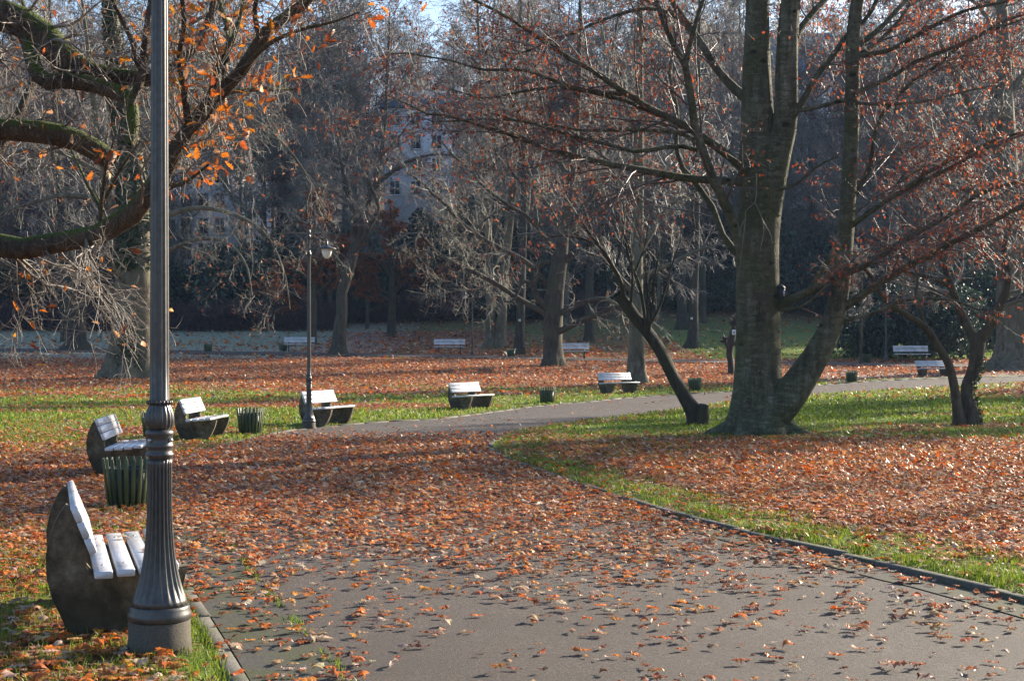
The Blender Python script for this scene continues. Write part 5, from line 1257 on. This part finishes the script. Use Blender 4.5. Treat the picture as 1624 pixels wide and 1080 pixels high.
for (lx, ly), bi, ci in seat_:
    b_ = bl_[bi]; a_ = b_.rotation_euler[2]
    o = link('fallen_leaf', [m_ for c_, m_ in lm_ if c_ == ci][int(lr.integers(0, 4))]); o.scale = (.1, .1, .1)
    o.location = (b_.location[0]+lx*math.cos(a_)-ly*math.sin(a_), b_.location[1]+lx*math.sin(a_)+ly*math.cos(a_), b_.location[2]+.412)
    o.rotation_euler = (0, 0, lr.random()*6.28)
    w_ = ['nearest white bench', 'bench behind the near bin', 'bench left of the dark green bin'][bi]
    tag(o, ('rust orange' if ci == 0 else 'pale tan')+' leaf lying on the seat of the '+w_, 'leaf', ('rust' if ci == 0 else 'tan')+' leaves on the seat of the '+w_)
# grass blades
def blades(x, y, z, hgt, wid, col):
    n = len(x); a = lr.random(n)*6.28; ln_ = lr.normal(0, .45, (n, 2)); h = hgt*(.5+.9*lr.random(n))
    dx, dy = np.cos(a)*wid/2, np.sin(a)*wid/2
    b0 = np.stack([x-dx, y-dy, z-.01], -1); b1 = np.stack([x+dx, y+dy, z-.01], -1)
    mid = np.stack([x+ln_[:, 0]*h*.35, y+ln_[:, 1]*h*.35, z+h*.6], -1); off = np.stack([dx, dy, 0*dx], -1)*.8
    tip = np.stack([x+ln_[:, 0]*h, y+ln_[:, 1]*h, z+h*.95], -1)
    V = np.stack([b0, b1, mid+off, mid-off, tip], 1); base = (np.arange(n)*5)[:, None]
    return V.reshape(-1, 3), base+np.array([0, 1, 2, 3]), base+np.array([3, 2, 4]), np.repeat(col, 5, axis=0)
GV, G4, G3, GC = [], [], [], []; n0 = 0
for (y0, y1, pm, hgt, wid) in [(5.6, 9.5, 2100, .045, .006), (9.5, 14, 2300, .045, .007), (14, 22, 800, .045, .011), (22, 34, 260, .048, .018), (34, 50, 90, .07, .03), (50, 66, 30, .08, .05), (86, 108, 10, .10, .09)]:
    x, y = sample_band(y0, y1, pm, 2.6)
    z, ins, dp = lawn_z(x, y); c = leaf_cover(x, y, ins, dp); tuft = fbm(x*2.3+1, y*2.3+8)
    k = (~ins) & (dp > .075) & (lr.random(len(x)) < np.clip(1.05-c*1.0, .03, 1)*np.clip(tuft*2.6-.5, .05, 1)) & (seg_dist(x, y, FARC) > FARW+.1)
    x, y, z = x[k], y[k], z[k]; n = len(x)
    col = palette(lr, n, [(.13, .195, .014), (.19, .26, .024), (.27, .30, .04), (.08, .12, .012)], [3, 3, 1.3, 2], .2)
    if y0 > 80:
        fz = (x < -8); col[fz] = col[fz]*.5+np.array([.30, .34, .36])
    V, f4, f3, cc = blades(x, y, z, hgt*np.clip(.5+tuft[k], .6, 1.5), wid, col)
    GV.append(V); G4.append(f4+n0); G3.append(f3+n0); GC.append(cc); n0 += len(V)
# weeds in the gutter joints
tq = LEFT[(LEFT[:, 1] > 5) & (LEFT[:, 1] < 15)]; n = 700; k = lr.integers(0, len(tq)-1, n); w = lr.random(n)[:, None]; p = tq[k]*(1-w)+tq[k+1]*w; t_ = nrmz(tq[k+1]-tq[k]); p = p-np.stack([-t_[:, 1], t_[:, 0]], -1)*.475+lr.normal(0, .018, (n, 2)); s_ = fbm(p[:, 0]*3, p[:, 1]*3) > .53; p = p[s_]
V, f4, f3, cc = blades(p[:, 0], p[:, 1], terr(p[:, 0], p[:, 1])+.01, .04, .008, palette(lr, len(p), [(.10, .17, .02), (.16, .22, .03)], [1, 1]))
GV.append(V); G4.append(f4+n0); G3.append(f3+n0); GC.append(cc); n0 += len(V)
o = link('grass', make_mesh('grass', np.vstack(GV), [np.vstack(G4), np.vstack(G3)], M['grass'], False, np.vstack(GC)))
o['kind'] = 'stuff'; tag(o, 'short green lawn grass between the fallen leaves', 'grass')

# ------------------------------------------------------------------ thin winter haze
m, nt, out = mat('haze'); pv = nd(nt, 'VolumePrincipled'); pv.inputs['Color'].default_value = (.45, .64, 1.0, 1); pv.inputs['Density'].default_value = HAZE; pv.inputs['Anisotropy'].default_value = .2
lk(nt, pv.outputs[0], out.inputs['Volume'])
g = Geo(); g.box((0, 420, 41), (1800, 1160, 86)); o = g.obj('haze', m); o['kind'] = 'stuff'; tag(o, 'thin bluish winter haze lying in the park', 'haze')
# ------------------------------------------------------------------ light, sky, camera
w = bpy.data.worlds.new('World'); scene.world = w; w.use_nodes = True
nt = w.node_tree; bg = nt.nodes['Background']; sky = nt.nodes.new('ShaderNodeTexSky'); sky.sky_type = 'NISHITA'; sky.sun_disc = False
sky.sun_elevation = SUN_EL; sky.sun_rotation = SUN_AZ; sky.air_density = 1.0; sky.dust_density = 1.8; sky.ozone_density = 3.0
nt.links.new(sky.outputs[0], bg.inputs[0]); bg.inputs[1].default_value = .10
sl = bpy.data.lights.new('sun', 'SUN'); sl.energy = 5.0; sl.use_shadow = True; sl.angle = math.radians(.5); sl.color = (1.0, .87, .68)
so = bpy.data.objects.new('sun', sl); C.objects.link(so); so.rotation_euler = Vector((-SUN[0], -SUN[1], -SUN[2])).to_track_quat('-Z', 'Y').to_euler()
cd = bpy.data.cameras.new('camera'); cam = bpy.data.objects.new('camera', cd); C.objects.link(cam)
cam.location = (0, 0, CAMH); cam.rotation_euler = (math.radians(90), 0, 0); cd.sensor_width = 36; cd.lens = 50; cd.shift_y = (HOR-540)/1624
cd.clip_start = .1; cd.clip_end = 3000; scene.camera = cam
scene.view_settings.view_transform = 'Standard'; scene.view_settings.look = 'None'; scene.view_settings.gamma = 1; scene.view_settings.exposure = 1.5
scene.cycles.max_bounces = 6; scene.cycles.volume_bounces = 0; scene.cycles.diffuse_bounces = 3; scene.cycles.glossy_bounces = 2; scene.cycles.transmission_bounces = 4; scene.cycles.use_denoising = True
